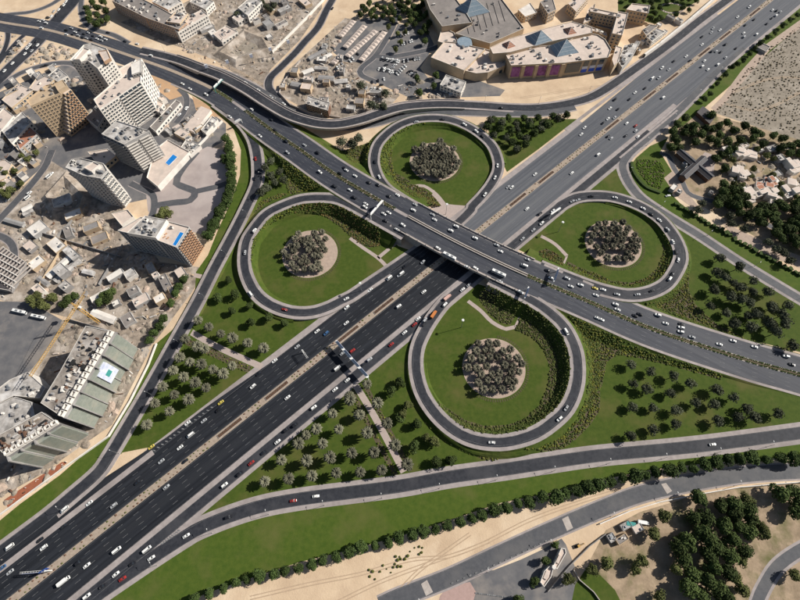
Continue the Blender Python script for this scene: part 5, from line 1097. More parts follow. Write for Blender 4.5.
# hotel wings right of the mall
ht = thing('hotel', 'pale hotel with long wings around a court, behind the mall', 'hotel', W([(580, 25), (640, 30), (650, 10), (590, 5)], 15))
for px, hh, n in (([(590, 8), (618, 14), (619, 18), (590, 12)], 20, 3), ([(612, 34), (622, 36), (628, 14), (618, 12)], 20, 8), ([(585, 25), (606, 33), (607, 37), (584, 28)], 12, 3), ([(583, 24), (588, 10), (595, 4), (592, 20)], 14, 10), ([(626, 10), (648, 14), (650, 6), (632, 4)], 14, 6)):
    q = W(px, hh); block(ht, q, 0, hh, 'plaster_tan', 'roof_pink', .9, 'wing'); facades(ht, q, 2, hh, 3.3, 3.8, fw=.5, fh=.5, cap=70); units(ht, q, hh, n, int(px[0][0]))
q = W([(596, 26), (612, 30), (616, 18), (598, 16)], 8); block(ht, q, 0, 8, 'plaster_tan', 'roof_grey', .6, 'court_roof'); units(ht, q, 8, 10, 3)
simple([(612, 60), (616, 46), (622, 48), (618, 62), (614, 66)], 12, 'plaster_tan', 'roof_pink', 'mall_annex', 'tan tower-like annex at the right end of the mall', 'building', 1, win=False)
simple([(618, 62), (624, 46), (640, 42), (634, 54), (622, 68)], 8, 'plaster_grey', 'roof_dirty', 'mall_annex', 'grey service roof with ducts right of the mall', 'building', 14, win=False)
simple([(645, 36), (655, 28), (665, 32), (652, 42)], 7, 'plaster_white', 'roof_dirty', 'low_block', 'small white plant building behind the hotel', 'building', 8)
simple([(642, 30), (650, 25), (658, 26), (646, 36)], 9, 'plaster_tan', 'roof_grey', 'low_block', 'small tan block between hotel and garden', 'building', 3)
simple([(440, 85), (446, 75), (466, 82), (461, 93)], 7, 'plaster_white', 'roof_dirty', 'low_block', 'white low block with a ribbed roof in front of the mall', 'building', 10)
sq = [(518, 10), (525, 17), (537, 13), (530, 3)]
o = simple(sq, 7, 'plaster_tan', 'plaster_white', 'pavilion', 'square pavilion with a white roof and tan rim behind the mall', 'pavilion', 0)
simple([(540, 2), (548, 14), (556, 10), (552, -4)], 12, 'plaster_tan', 'roof_grey', 'low_block', 'dark-roofed block beside the white-roofed pavilion', 'building', 4)
simple([(568, 4), (580, -6), (590, -4), (576, 12)], 10, 'plaster_tan', 'roof_pink', 'low_block', 'narrow pale block at the top behind the mall', 'building', 6)
mb = MB(); c = G(672, 8, .2)
for i in range(24): mb.box((c.x+13*math.cos(i*.2618), c.y+9*math.sin(i*.2618)), 3.4, 2.2, .0, .12, 'path_pave', i*.2618+1.57)
tag(mb.build('ring_path'), kind='structure')

# -- top left apartment blocks
tl = [([(112, 1), (146, 18), (179, 30), (187, 23), (160, 8), (128, -8)], 14, 'long brown apartment block at the top casting a dark shadow'), ([(178, 33), (208, 15), (202, 10), (171, 26)], 12, 'white apartment wing with rows of windows at the end of the brown block'), ([(166, 22), (176, 12), (188, 14), (180, 24)], 16, 'pale stair block rising behind the long brown block'), ([(152, 2), (168, -8), (182, 2), (168, 10)], 13, 'small white apartment block at the top edge')]
for i, (px, hh, lb) in enumerate(tl): simple(px, hh, ['plaster_tan2', 'plaster_white', 'plaster_tan', 'plaster_white'][i], ['roof_grey', 'roof_pink', 'roof_pink', 'roof_dirty'][i], 'apartment_block', lb, 'building', 26 if i == 0 else 8, par=.8, fl=3.2, bay=3.4)
simple([(196, -6), (214, 2), (206, 10), (190, 2)], 8, 'plaster_white', 'roof_dirty', 'low_block', 'white low block at the top edge by the roundabout', 'building', 5)
simple([(238, 8), (252, -4), (262, 2), (248, 16)], 9, 'plaster_white', 'roof_dirty', 'low_block', 'bright white building at the top above the excavation', 'building', 8)
simple([(232, 18), (240, 12), (247, 17), (238, 22)], 6, 'plaster_white', 'roof_pink', 'low_block', 'small white building at the top left of the excavation', 'building', 3)
simple([(213, 34), (226, 26), (238, 32), (222, 42)], 5, 'plaster_white', 'roof_pink', 'low_block', 'low site building with a pale roof left of the excavation', 'building', 5)
# excavation with timbered dark side
ex = W([(220, 52), (244, 31), (262, 38), (268, 48), (236, 60)], 3); o = thing('excavation', 'earth-walled excavation with a dark shaded side on the top building site', 'excavation', ex)
inn = inset(ex, 9); n = len(ex); out = inset(ex, -7); mb = MB()
mb.add([(*p, 0) for p in out]+[(*p, 3.6) for p in ex]+[(*p, .1) for p in inn], [(i, (i+1) % n, n+(i+1) % n, n+i) for i in range(n)]+[(n+i, n+(i+1) % n, 2*n+(i+1) % n, 2*n+i) for i in range(n)], 'site_dirt'); child(mb, 'earth_bank', o)
mb = MB(); mb.add([(*p, .12) for p in inn], [tuple(range(n))], 'scrub_dirt'); child(mb, 'pit_floor', o)
# brown-fronted unfinished block and site huts
o = simple([(306, 104), (308, 96), (330, 103), (328, 111)], 9, 'brown_wood', 'roof_dirty', 'scaffolded_block', 'block wrapped in brown scaffolding beside the curved flyover', 'building', 6, win=False)
q = W([(306, 104), (328, 111)], 9)
facade(o, *[tuple(G(*v, 9))[:2] for v in ((306, 104), (328, 111))], .4, 9, 3, 8, 'arch', 'plaster_tan', .5, .5, name='scaffold_bay', both=True)
HUT = [((317, 54), 22, 5, .65), ((325, 57), 16, 5, .65), ((321, 68), 14, 4, -.15), ((326, 78), 17, 7, -.15), ((308, 71), 12, 6, .5), ((341, 81), 14, 6, .1), ((300, 85), 20, 6, -.3), ((60, 266), 26, 6.5, .95), ((67, 270), 26, 5, .95), ((43, 281), 12, 4, -.6), ((103, 316), 22, 6, -.4), ((88, 272), 10, 4, -.3), ((14, 222), 20, 4, -.35), ((27, 208), 9, 5, .6), ((28, 212), 9, 4, .6)]
HL_ = ['long dark-sided site hut above the flyover, top one of the site', 'site hut right beside the longest hut above the flyover', 'small site hut in the middle of the sandy site', 'dark wide site hut above the scaffolded block', 'site hut near the curved concrete wall', 'site hut close to the mall car park road', 'long low site store left of the scaffolded block', 'long grey shed between the tower shadows', 'long white shed beside the long grey shed', 'small white hut at the end of the sheds', 'long grey-roofed hut beside the tower crane', 'small hut near the end of the tower shadow', 'long pale hut beside the left street', 'white container beside the left street, upper one', 'white container beside the left street, lower one']
for i, ((x, y), lx, ly, an) in enumerate(HUT):
    c = G(x, y, 2.5); m_ = ['concrete_grey', 'plaster_white', 'roof_dirty'][i % 3]; root = empty('site_hut', (c.x, c.y, 0), an); tag(root, HL_[i], 'hut', 'huts on the building sites')
    mb = MB(); mb.box((0, 0), lx, ly, 0, 2.6, 'plaster_grey'); link('wall', mb.mesh('wall'), root)
    mb = MB(); mb.add([(-lx/2-.3, -ly/2-.3, 2.62), (lx/2+.3, -ly/2-.3, 2.62), (lx/2+.3, 0, 3.3), (-lx/2-.3, 0, 3.3), (lx/2+.3, ly/2+.3, 2.62), (-lx/2-.3, ly/2+.3, 2.62)], [(0, 1, 2, 3), (3, 2, 4, 5), (0, 3, 5), (1, 4, 2)], m_); link('roof', mb.mesh('roof'), root)
    mb = MB(); mb.box((lx*.2, -ly/2-.02), 1, .1, .1, 2.1, 'brown_wood'); link('door', mb.mesh('door'), root)
# car park shade canopies
for i, (a, b_, n) in enumerate((((340, 36), (354, 20), 7), ((345, 47), (365, 25), 9), ((347, 56), (376, 30), 11), ((361, 60), (385, 31), 10), ((333, 63), (341, 54), 4))):
    P0, P1 = G(*a, 3), G(*b_, 3); d = P1-P0; L = d.length; d.normalize(); o = empty('shade_canopy', ((P0.x+P1.x)/2, (P0.y+P1.y)/2, 0)); tag(o, f'row of tan car park shade sails, {ordinal(i)} from the left', 'canopy', 'shade canopies in the car park')
    for k in range(n):
        c = P0+d*L*((k+.5)/n); u = d*(L/n*.46); v = Vector((-d.y, d.x, 0))*3.6; mb = MB()
        mb.add([c-u-v-Vector((0, 0, .5)), c+u-v-Vector((0, 0, .5)), c+u+v-Vector((0, 0, .5)), c-u+v-Vector((0, 0, .5)), c+Vector((0, 0, .5))], [(0, 1, 4), (1, 2, 4), (2, 3, 4), (3, 0, 4)], 'roof_pink'); child(mb, 'sail', o)
        mb = MB(); mb.bar((c.x, c.y, 0), (c.x, c.y, 3.2), .12, 'metal_grey', n=5); child(mb, 'post', o)
# -- villas and heritage hall at the right
VL = ['villa with white flat roofs below the scrub field, uppermost', 'white villa with a curved terrace left of the star-shaped roof', 'white villa at the right edge, upper one', 'white villa at the right edge, lower one', 'white villa below the star-shaped roof', 'villa with pinkish roof between the white villas', 'white villa on the left below the curved terrace villa']
for i, (x, y) in enumerate([(744, 150), (737, 172), (793, 167), (791, 187), (771, 197), (766, 184), (752, 194)]):
    rng = random.Random(i+50); c = G(x, y, 5); o = empty('villa', (c.x, c.y, 0)); tag(o, VL[i], 'villa', 'villas among the trees')
    for k in range(6):
        lx, ly, hh = rng.uniform(5, 9), rng.uniform(4, 8), rng.uniform(3, 6.5); q = (c.x+rng.uniform(-8, 8), c.y+rng.uniform(-7, 7)); an = rng.choice([.3, .3+1.57, -.4]); mb = MB(); mb.box(q, lx, ly, 0, hh+.6, 'plaster_white', an); mb2 = MB()
        wl = child(mb, 'wing', o); mb2.box(q, lx-.7, ly-.7, hh+.6, hh+.64, 'roof_tile' if i == 5 else 'roof_pink', an); child(mb2, 'roof', o)
c = G(700, 166, 7); o = empty('heritage_hall', (c.x, c.y, 0)); tag(o, 'dark cross-shaped hall with long black ribbed roofs among the trees', 'hall')
for (x0, y0), (x1, y1), wd, hh in (((680, 150), (712, 177), 7, 6), ((684, 176), (705, 157), 6, 7)):
    a, b_ = G(x0, y0, hh), G(x1, y1, hh); d = b_-a; an = math.atan2(d.y, d.x); m_ = (a+b_)/2; mb = MB(); mb.box(m_, d.length, wd, 0, hh-1, 'brown_wood', an); child(mb, 'wall', o)
    mb = MB(); L = d.length/2; ca, sa = math.cos(an), math.sin(an); f_ = lambda x, y, z: (m_.x+x*ca-y*sa, m_.y+x*sa+y*ca, z)
    mb.add([f_(-L-.5, -wd/2-.5, hh-1), f_(L+.5, -wd/2-.5, hh-1), f_(L+.5, 0, hh+1), f_(-L-.5, 0, hh+1), f_(L+.5, wd/2+.5, hh-1), f_(-L-.5, wd/2+.5, hh-1)], [(0, 1, 2, 3), (3, 2, 4, 5), (0, 3, 5), (1, 4, 2)], 'dark_roof'); child(mb, 'roof', o)
    mb = MB(); mb.bar(f_(-L-.5, 0, hh+1.05), f_(L+.5, 0, hh+1.05), .25, 'metal_grey', n=5); child(mb, 'ridge', o)
    for s_ in (-1, 1):
        mb = MB(); mb.bar(f_(-L-.5, s_*(wd/2+.5), hh-1), f_(L+.5, s_*(wd/2+.5), hh-1), .2, 'metal_grey', n=5); child(mb, 'eaves_beam', o)
sheet('paved_court', [(705, 152), (716, 156), (713, 175), (706, 178), (698, 170), (694, 176), (688, 168), (700, 158)], .05, 'path_pave')
sheet('sand_track', [(664, 178), (676, 168), (682, 186), (690, 196), (700, 208), (690, 206), (676, 196)], .036, 'disc_sand')
sheet('sand_track', [(716, 216), (735, 228), (760, 240), (800, 256), (860, 284), (860, 300), (800, 268), (770, 256), (735, 238)], .038, 'disc_sand')
sheet('sand_track', [(711, 108), (722, 97), (742, 70), (765, 45), (800, 20), (806, 24), (770, 50), (748, 76), (728, 100), (716, 112)], .04, 'disc_sand')
simple([(697, 112), (703, 106), (716, 116), (710, 124)], 4, 'brown_wood', 'dark_roof', 'pavilion', 'dark blue-grey canopy roof at the corner of the scrub field', 'pavilion', 0, win=False, par=0)
simple([(754, 46), (758, 41), (770, 47), (766, 52)], 3, 'plaster_grey', 'roof_grey', 'underpass_portal', 'concrete underpass portal in the grass strip by the highway', 'portal', 0, win=False)
# hedged triangle by the right slip road
S = flat(T(600, 110, 6.667, [(210, 350), (215, 400), (250, 460), (310, 520), (400, 555)])); mb = MB(); ribbon(mb, S, -1.1, 1.1, 1.4, 'leaf_hedge', [0]*len(S), 'leaf_hedge'); tag(mb.build('clipped_hedge'), 'dark clipped hedge curving beside the right slip road', 'hedge')
S = flat([(676, 205), (700, 219), (730, 236), (760, 254), (800, 275), (850, 300)]); mb = MB(); rng = random.Random(3)
for p in S:
    for k in range(3): mb.box((p.x+rng.uniform(-1, 1), p.y+rng.uniform(-1, 1)), rng.uniform(2, 3.6), rng.uniform(1.6, 2.6), 0, rng.uniform(1.4, 2.3), 'leaf_hedge', rng.uniform(0, 3))
tag(mb.build('clipped_hedge'), 'long dark clipped hedge between right slip road grass and sand track', 'hedge')
# crowded low roofs and site buildings
def low_houses(px, n, seed, name, phrase, group, sz=(5, 14), ang=.6, hh=(2.8, 5.5), roofs=('roof_dirty', 'roof_pink', 'roof_grey', 'concrete_grey', 'plaster_white')):
    poly = [tuple(G(*q))[:2] for q in px]; rng = random.Random(seed); xs = [p[0] for p in poly]; ys = [p[1] for p in poly]; L = []; t = 0
    while len(L) < n and t < 5000:
        t += 1; p = (rng.uniform(min(xs), max(xs)), rng.uniform(min(ys), max(ys))); lx, ly = rng.uniform(*sz), rng.uniform(sz[0], sz[1]*.55); r_ = math.hypot(lx, ly)/2
        if not inside(p, poly) or on_road(p[0], p[1], r_*.8) or any(math.dist(p, q[0]) < (r_+q[1])*.8 for q in L): continue
        L.append((p, r_, lx, ly))
    L.sort(key=lambda q: PX((*q[0], 3))[0])
    for i, (p, r_, lx, ly) in enumerate(L):
        an = ang+rng.choice([0, 1.5708])+rng.uniform(-.06, .06); h_ = rng.uniform(*hh); root = empty(name, (*p, 0), an); tag(root, f'{phrase}, {ordinal(i)} from the left', 'building', group)
        pol = [(-lx/2, -ly/2), (lx/2, -ly/2), (lx/2, ly/2), (-lx/2, ly/2)]; inn = inset(pol, .25); mb = MB(); wm = rng.choice(['plaster_white', 'plaster_grey', 'plaster_tan', 'concrete_grey'])
        mb.add([(*q, 0) for q in pol]+[(*q, h_+.45) for q in pol]+[(*q, h_+.45) for q in inn]+[(*q, h_) for q in inn], [(k, (k+1) % 4, 4+(k+1) % 4, 4+k) for k in range(4)]+[(4+k, 4+(k+1) % 4, 8+(k+1) % 4, 8+k) for k in range(4)]+[(8+k, 8+(k+1) % 4, 12+(k+1) % 4, 12+k) for k in range(4)], wm); link('wall', mb.mesh('wall'), root)
        mb = MB(); mb.add([(*q, h_) for q in inn], [(0, 1, 2, 3)], rng.choice(roofs)); link('roof', mb.mesh('roof'), root)
        for k in range(rng.randint(0, 3)):
            mb = MB(); mb.box((rng.uniform(-.3, .3)*lx, rng.uniform(-.3, .3)*ly), rng.uniform(.8, 2.2), rng.uniform(.8, 1.8), h_, h_+rng.uniform(.5, 1.4), rng.choice(['metal_grey', 'plaster_white', 'concrete_grey'])); link('rooftop_unit', mb.mesh('rooftop_unit'), root)
        mb = MB(); mb.box((0, -ly/2-.03), 1.1, .08, .05, 2.1, 'brown_wood'); link('door', mb.mesh('door'), root)
low_houses([(112, 268), (165, 268), (192, 278), (170, 306), (150, 332), (120, 322), (100, 300)], 13, 1, 'low_house', 'low flat-roofed house below the pool tower', 'low houses below the pool tower', (5, 17))
low_houses([(0, 206), (20, 186), (36, 168), (44, 158), (30, 150), (0, 160)], 9, 2, 'low_house', 'flat-roofed house on the left garden street', 'houses on the left street', (6, 12), .9)
low_houses([(0, 240), (40, 216), (56, 240), (90, 250), (80, 290), (36, 298), (10, 292)], 8, 3, 'site_building', 'low building in the left construction yard', 'low buildings in the left yard', (6, 24), .9)
low_houses([(60, 178), (66, 196), (100, 222), (110, 246), (60, 238), (34, 214)], 5, 4, 'site_building', 'low structure beside the framed tower', 'structures by the framed tower', (6, 20), .5)
low_houses([(0, 92), (56, 66), (66, 78), (40, 95), (22, 110), (0, 126)], 10, 5, 'low_house', 'low roof behind the tan tower', 'roofs behind the tan tower', (6, 14), .7, (3, 7))
low_houses([(0, 134), (30, 118), (44, 140), (60, 150), (30, 150), (0, 158)], 9, 6, 'low_house', 'low roof in front of the tan tower', 'roofs in front of the tan tower', (6, 13), .7, (3, 7))
low_houses([(150, 110), (186, 88), (215, 112), (222, 124), (190, 150), (166, 132)], 12, 7, 'low_house', 'small roof in the yard of the striped tower', 'roofs in the striped tower yard', (4, 10), .75)
low_houses([(282, 88), (298, 66), (330, 40), (346, 60), (366, 76), (396, 94), (350, 112), (322, 112)], 15, 8, 'site_building', 'site cabin above the curved flyover', 'cabins above the flyover', (4, 17), -.15)
low_houses([(205, 30), (240, 14), (280, 2), (316, 2), (272, 44), (262, 30), (240, 28), (214, 50)], 15, 9, 'site_building', 'cabin around the top excavation', 'cabins around the excavation', (5, 18), .6)
low_houses([(722, 142), (800, 148), (806, 204), (760, 204), (726, 190)], 12, 10, 'garden_villa', 'small beige house among the villa gardens', 'small houses in the villa gardens', (6, 12), .3, (3, 5), ('roof_pink', 'plaster_white', 'roof_dirty'))
low_houses([(668, 190), (684, 160), (692, 186), (714, 196), (706, 204), (690, 200)], 5, 11, 'garden_villa', 'small house beside the heritage hall', 'small houses by the hall', (4, 8), .8, (2.5, 4))
low_houses([(612, 516), (640, 508), (650, 520), (640, 560), (612, 560), (604, 545)], 4, 12, 'garden_shed', 'small shed in the sandy park yard', 'sheds in the park yard', (4, 9), .4, (2.2, 3))
low_houses([(632, 44), (650, 30), (680, 14), (690, 16), (646, 50), (626, 66)], 9, 13, 'low_house', 'small plant roof between hotel and long white wall', 'plant roofs by the long wall', (4, 9), .7)
low_houses([(0, 40), (24, 44), (10, 60), (0, 66)], 3, 14, 'low_house', 'small kiosk on the verge at the upper left edge', 'kiosks at the upper left', (3, 6), .7)
# steel frame hall under construction at the left edge
q = W([(-14, 262), (2, 246), (26, 262), (8, 290), (-14, 286)], 6); o = thing('frame_hall', 'dark steel-framed hall under construction at the left edge', 'building', q); block(o, q, 0, 5, 'concrete_grey', 'dark_roof', .4)
for k in range(12):
    c = G(-8+k*2.6, 256+k*2.0, 6); mb = MB(); mb.box(c, 24, .7, 5.0, 6.0, 'concrete', 1.0); child(mb, 'roof_beam', o)
for k in range(5):
    c = G(0+k*1.5, 280-k*6, 6.4); mb = MB(); mb.box(c, 34, .7, 6.0, 6.6, 'plaster_white', -.5); child(mb, 'purlin', o)
# earth pit in front of the framed tower
ex = W([(46, 196), (64, 176), (84, 196), (78, 212), (56, 214)], 3); o = thing('excavation', 'tan earth excavation with steep sides left of the framed tower', 'excavation', ex)
inn = inset(ex, 7); n = len(ex); out = inset(ex, -6); mb = MB()
mb.add([(*p, 0) for p in out]+[(*p, 4) for p in ex]+[(*p, .1) for p in inn], [(i, (i+1) % n, n+(i+1) % n, n+i) for i in range(n)]+[(n+i, n+(i+1) % n, 2*n+(i+1) % n, 2*n+i) for i in range(n)], 'site_dirt'); child(mb, 'earth_bank', o)
mb = MB(); mb.add([(*p, .12) for p in inn], [tuple(range(n))], 'scrub_dirt'); child(mb, 'pit_floor', o)
for a, b_, lb in (((86, 204), (56, 236), 'grey hoarding wall running down from the framed tower'), ((40, 232), (120, 256), 'long grey hoarding wall across the left yard'), ((122, 244), (98, 284), 'grey hoarding wall left of the pool tower'), ((66, 318), (118, 333), 'grey hoarding wall above the unfinished building'), ((30, 298), (66, 240), 'pale hoarding wall beside the long sheds')):
    wall([a, b_], 3, .5, 'concrete_grey' if 'grey' in lb else 'plaster_tan', lb, 'hoarding', 'wall', 'hoarding walls of the sites')
# loose rubble and stacked material on the building sites
def rubble(label, px, n, seed, s=(.4, 1.5)):
    n = int(n*1.6)
    poly = [tuple(G(*q))[:2] for q in px]; rng = random.Random(seed); xs = [p[0] for p in poly]; ys = [p[1] for p in poly]; mb = MB(); k = 0
    while k < n:
        p = (rng.uniform(min(xs), max(xs)), rng.uniform(min(ys), max(ys)))
        if not inside(p, poly) or on_road(p[0], p[1], 1): k += .1; continue
        k += 1; m_ = rng.choice(['concrete_grey', 'roof_dirty', 'brown_wood', 'plaster_white', 'site_dirt', 'site_dirt', 'site_dirt', 'metal_grey', 'roof_pink', 'scrub_dirt', 'scrub_dirt', 'disc_sand', 'plaster_tan']); 
        if m_ in ('site_dirt', 'scrub_dirt', 'disc_sand'):      # heaps of earth
            r_ = rng.uniform(1, 4.2); hh = r_*rng.uniform(.25, .5); N_ = 9; rim = [(p[0]+r_*rng.uniform(.7, 1.2)*math.cos(6.283*i/N_), p[1]+r_*rng.uniform(.7, 1.2)*math.sin(6.283*i/N_), 0) for i in range(N_)]
            mid = [(p[0]+(q[0]-p[0])*.45+rng.uniform(-.3, .3), p[1]+(q[1]-p[1])*.45, hh*rng.uniform(.6, .95)) for q in rim]
            mb.add(rim+mid+[(p[0], p[1], hh)], [(i, (i+1) % N_, N_+(i+1) % N_, N_+i) for i in range(N_)]+[(N_+i, N_+(i+1) % N_, 2*N_) for i in range(N_)], m_)
        else: mb.box(p, rng.uniform(*s)*rng.choice([1, 1, 2.5, 4]), rng.uniform(*s)*.7, 0, rng.uniform(.2, 1.4), m_, rng.uniform(0, 3))
    tag(mb.build('site_rubble'), label, 'rubble', kind='stuff')
rubble('loose material strewn over the yard between the towers', [(0, 228), (30, 195), (62, 176), (110, 215), (160, 262), (196, 270), (188, 292), (156, 335), (118, 330), (80, 312), (30, 300), (0, 296)], 430, 1)
rubble('loose material around the unfinished buildings', [(0, 390), (44, 385), (66, 325), (118, 330), (148, 352), (110, 425), (60, 470), (0, 510)], 260, 2)
rubble('stacked material on the top building site', [(124, 26), (180, 50), (262, 88), (272, 66), (320, 6), (240, -10), (205, 14)], 230, 3)
rubble('stacked material above the curved flyover', [(282, 88), (300, 62), (340, 22), (346, 30), (330, 60), (362, 66), (366, 84), (398, 94), (350, 112), (322, 112)], 300, 4)
rubble('clutter on the ground between the left-hand towers', [(0, 104), (60, 74), (150, 74), (205, 112), (220, 126), (190, 156), (160, 130), (110, 108), (60, 150), (0, 200)], 240, 5)
rubble('parked plant and clutter in the mall yards', [(400, 84), (420, 80), (440, 92), (470, 92), (430, 100), (392, 94)], 40, 6)
rubble('garden clutter between the villas', [(726, 144), (800, 150), (800, 200), (728, 192)], 120, 7)
rubble('stones and debris along the top left verges', [(0, 30), (40, 38), (26, 58), (0, 74)], 50, 8); rubble('debris on the verge above the tan tower', [(26, 62), (52, 40), (84, 48), (66, 62), (30, 72)], 70, 9)

# ------------------------------------------------------------------ gantries, signs, lamps, billboards, crane
def gantry(pa, pb, z0, hgt, label, panels=3, both=True, m='metal_white', ph=3.2):
    """beam between two photograph points at height z0+hgt, legs down to z0, sign panels hung on it"""
    zt = z0+hgt; a, b = G(*pa, zt), G(*pb, zt); d = b-a; L = d.length; d.normalize(); n = Vector((-d.y, d.x, 0)); root = empty('sign_gantry', (a.x, a.y, z0)); tag(root, label, 'gantry', 'sign gantries over the roads')
    for q in ([a, b] if both else [a]):
        mb = MB(); mb.bar((q.x, q.y, z0), (q.x, q.y, zt+.4), .32, m, n=8); child0(mb, 'leg', root)
    mb = MB()
    for o_ in (-.45, .45):
        for dz in (-.4, .4): mb.bar(a+n*o_+Vector((0, 0, dz)), b+n*o_+Vector((0, 0, dz)), .11, m, n=5)
    k = int(L/1.6)
    for i in range(k):
        p, q = a+d*L*i/k, a+d*L*(i+1)/k; mb.bar(p+n*.45+Vector((0, 0, -.4)), q+n*.45+Vector((0, 0, .4)), .06, m, n=4); mb.bar(p-n*.45+Vector((0, 0, .4)), q-n*.45+Vector((0, 0, -.4)), .06, m, n=4); mb.bar(p+n*.45+Vector((0, 0, .4)), p-n*.45+Vector((0, 0, .4)), .06, m, n=4)
    child0(mb, 'truss', root)
    if n.dot(Vector((a.x, a.y, 0))) < 0: n = -n
    wk = 1.1 if ph > 4 else .4; mb = MB(); mb.add([a-n*wk+Vector((0, 0, .52)), b-n*wk+Vector((0, 0, .52)), b+n*wk+Vector((0, 0, .52)), a+n*wk+Vector((0, 0, .52))], [(0, 1, 2, 3)], 'metal_white'); (child0(mb, 'walkway', root) if both else None)
    for i in range(panels):
        c = a+d*L*((i+.5)/panels)+n*.62; w_ = L/panels*.82; u = d*(w_/2); mb = MB()
        mb.add([c-u+Vector((0, 0, -ph/2)), c+u+Vector((0, 0, -ph/2)), c+u+Vector((0, 0, ph/2)), c-u+Vector((0, 0, ph/2)), c-u+n*.12+Vector((0, 0, -ph/2)), c+u+n*.12+Vector((0, 0, -ph/2)), c+u+n*.12+Vector((0, 0, ph/2)), c-u+n*.12+Vector((0, 0, ph/2))],
               [(7, 6, 5, 4), (0, 4, 5, 1), (1, 5, 6, 2), (2, 6, 7, 3), (3, 7, 4, 0)], 'sign_blue'); mb.add([c-u+Vector((0, 0, -ph/2)), c+u+Vector((0, 0, -ph/2)), c+u+Vector((0, 0, ph/2)), c-u+Vector((0, 0, ph/2))], [(0, 1, 2, 3)], 'metal_white'); child0(mb, 'sign_panel', root)
    return root
def child0(mb, nm, root):
    o = link(nm, mb.mesh(nm), root); o.matrix_parent_inverse = Matrix.Translation(-Vector(root.location)); return o
gantry((336, 341), (368, 377.5), 0, 7.4, 'wide white sign gantry spanning the near carriageway between median and garden path', 4, ph=4.2)
gantry((383, 200.5), (370.5, 215), 8.6, 6.5, 'pale sign gantry over the near side of the overpass at its left end', 2)
gantry((222.5, 79.5), (214, 88), 1.0, 6.5, 'teal sign gantry under the start of the curved flyover', 2, m='teal_paint')
gantry((528.5, 287), (524.5, 298), 8.2, 6, 'small sign gantry beside the lower loop exit on the overpass', 1)
gantry((558.5, 268), (553.5, 281.5), 8, 6, 'sign gantry on the far side of the overpass near the right loop', 1)
gantry((302, 350), (307.5, 358), 0, 6.5, 'slim sign arm over the far carriageway beside the median', 0, False)
gantry((45, 571), (20, 573), 0, 7, 'long sign arm at the bottom left of the highway with a blue board', 1, False, ph=.8)
gantry((560.5, 208), (551, 214.5), 0, 7, 'sign gantry over the service lane where the right loop begins', 2)
gantry((241, 119.5), (235, 122.5), 1.5, 6, 'small sign arm where the towers slip road leaves', 1, False)
mb = MB(); c = G(44, 570.5, 6.5); mb.box(c, 4.6, .3, 4.6, 8.6, 'sign_blue', .6)
mb.bar((c.x, c.y, 0), (c.x, c.y, 4.7), .2, 'metal_grey'); o = mb.build('road_sign'); tag(o, 'large blue road sign board standing on the median at the bottom left', 'sign')
# billboards on poles
for i, (x, y) in enumerate(((206, 66), (227, 61.5), (251, 55.5), (270, 49), (288, 41.5))):
    c = G(x, y, 9); root = empty('billboard', (c.x, c.y, 0), .35); tag(root, f'white pole-mounted billboard on the sand above the flyover, {ordinal(i)} from the left', 'billboard', 'billboards on the sand')
    mb = MB(); mb.bar((0, 0, 0), (0, 0, 7), .3, 'metal_grey', .22, 8); mb.box((0, 0), 1.2, 1.2, 0, .25, 'concrete'); link('pole', mb.mesh('pole'), root)
    mb = MB(); mb.box((0, 0), 3.4, .9, 6.6, 10.8, 'metal_white'); bd = link('board', mb.mesh('board'), root)
    mb = MB(); mb.box((0, -.47), 3.0, .04, 6.9, 10.5, 'banner_white'); link('poster', mb.mesh('poster'), bd)
# street lamps
def lampm():
    mb = MB(); mb.bar((0, 0, 0), (0, 0, 9), .13, 'metal_grey', .08, 6); mb.box((0, 0), .5, .5, 0, .4, 'concrete'); a = mb.mesh('mast'); mb = MB(); mb.bar((0, 0, 8.9), (0, 2.0, 9.3), .07, 'metal_grey', .06, 5); b = mb.mesh('arm'); mb = MB(); mb.box((0, 2.3), .35, .9, 9.2, 9.42, 'metal_white'); return a, b, mb.mesh('lamp_head')
LM = lampm()
def lamps(S, off, every, ph, group, sign=1, i0_=0):
    Ta = tangents(S); acc = every*.5; n = 0
    for i in range(1, len(S)):
        acc += (S[i]-S[i-1]).length
        q = PX(S[i])
        if acc >= every and -5 < q[0] < 805 and -5 < q[1] < 605:
            acc = 0; d = Ta[i]; p = S[i]+Vector((-d.y, d.x, 0))*off; root = empty('street_lamp', p, math.atan2(d.y, d.x)+(math.pi if off > 0 else 0)); tag(root, f'slim grey street lamp {ph}, {ordinal(n)} from the left', 'lamp', group); n += 1
            link('mast', LM[0], root); link('lamp_head', LM[2], link('arm', LM[1], root))
LS = {l[0]: l[1] for l in LANES}
lamps(LS['the slip road along the long lawn'], -6.2, 38, 'on the slip road above the long lawn', 'lamps on the long slip road')
lamps(LS['the slip road beside the towers'][::-1], -5.6, 42, 'along the slip road beside the towers', 'lamps on the towers slip road')
lamps(LS['the right-hand slip road'][8:], 5.4, 44, 'along the right-hand slip road', 'lamps on the right slip road')
lamps(LS['the road below the hedge'], -6.3, 45, 'along the road below the hedge', 'lamps on the road below the hedge')
lamps(LS['the curved flyover'], 6.0, 55, 'along the curved flyover', 'lamps on the flyover')
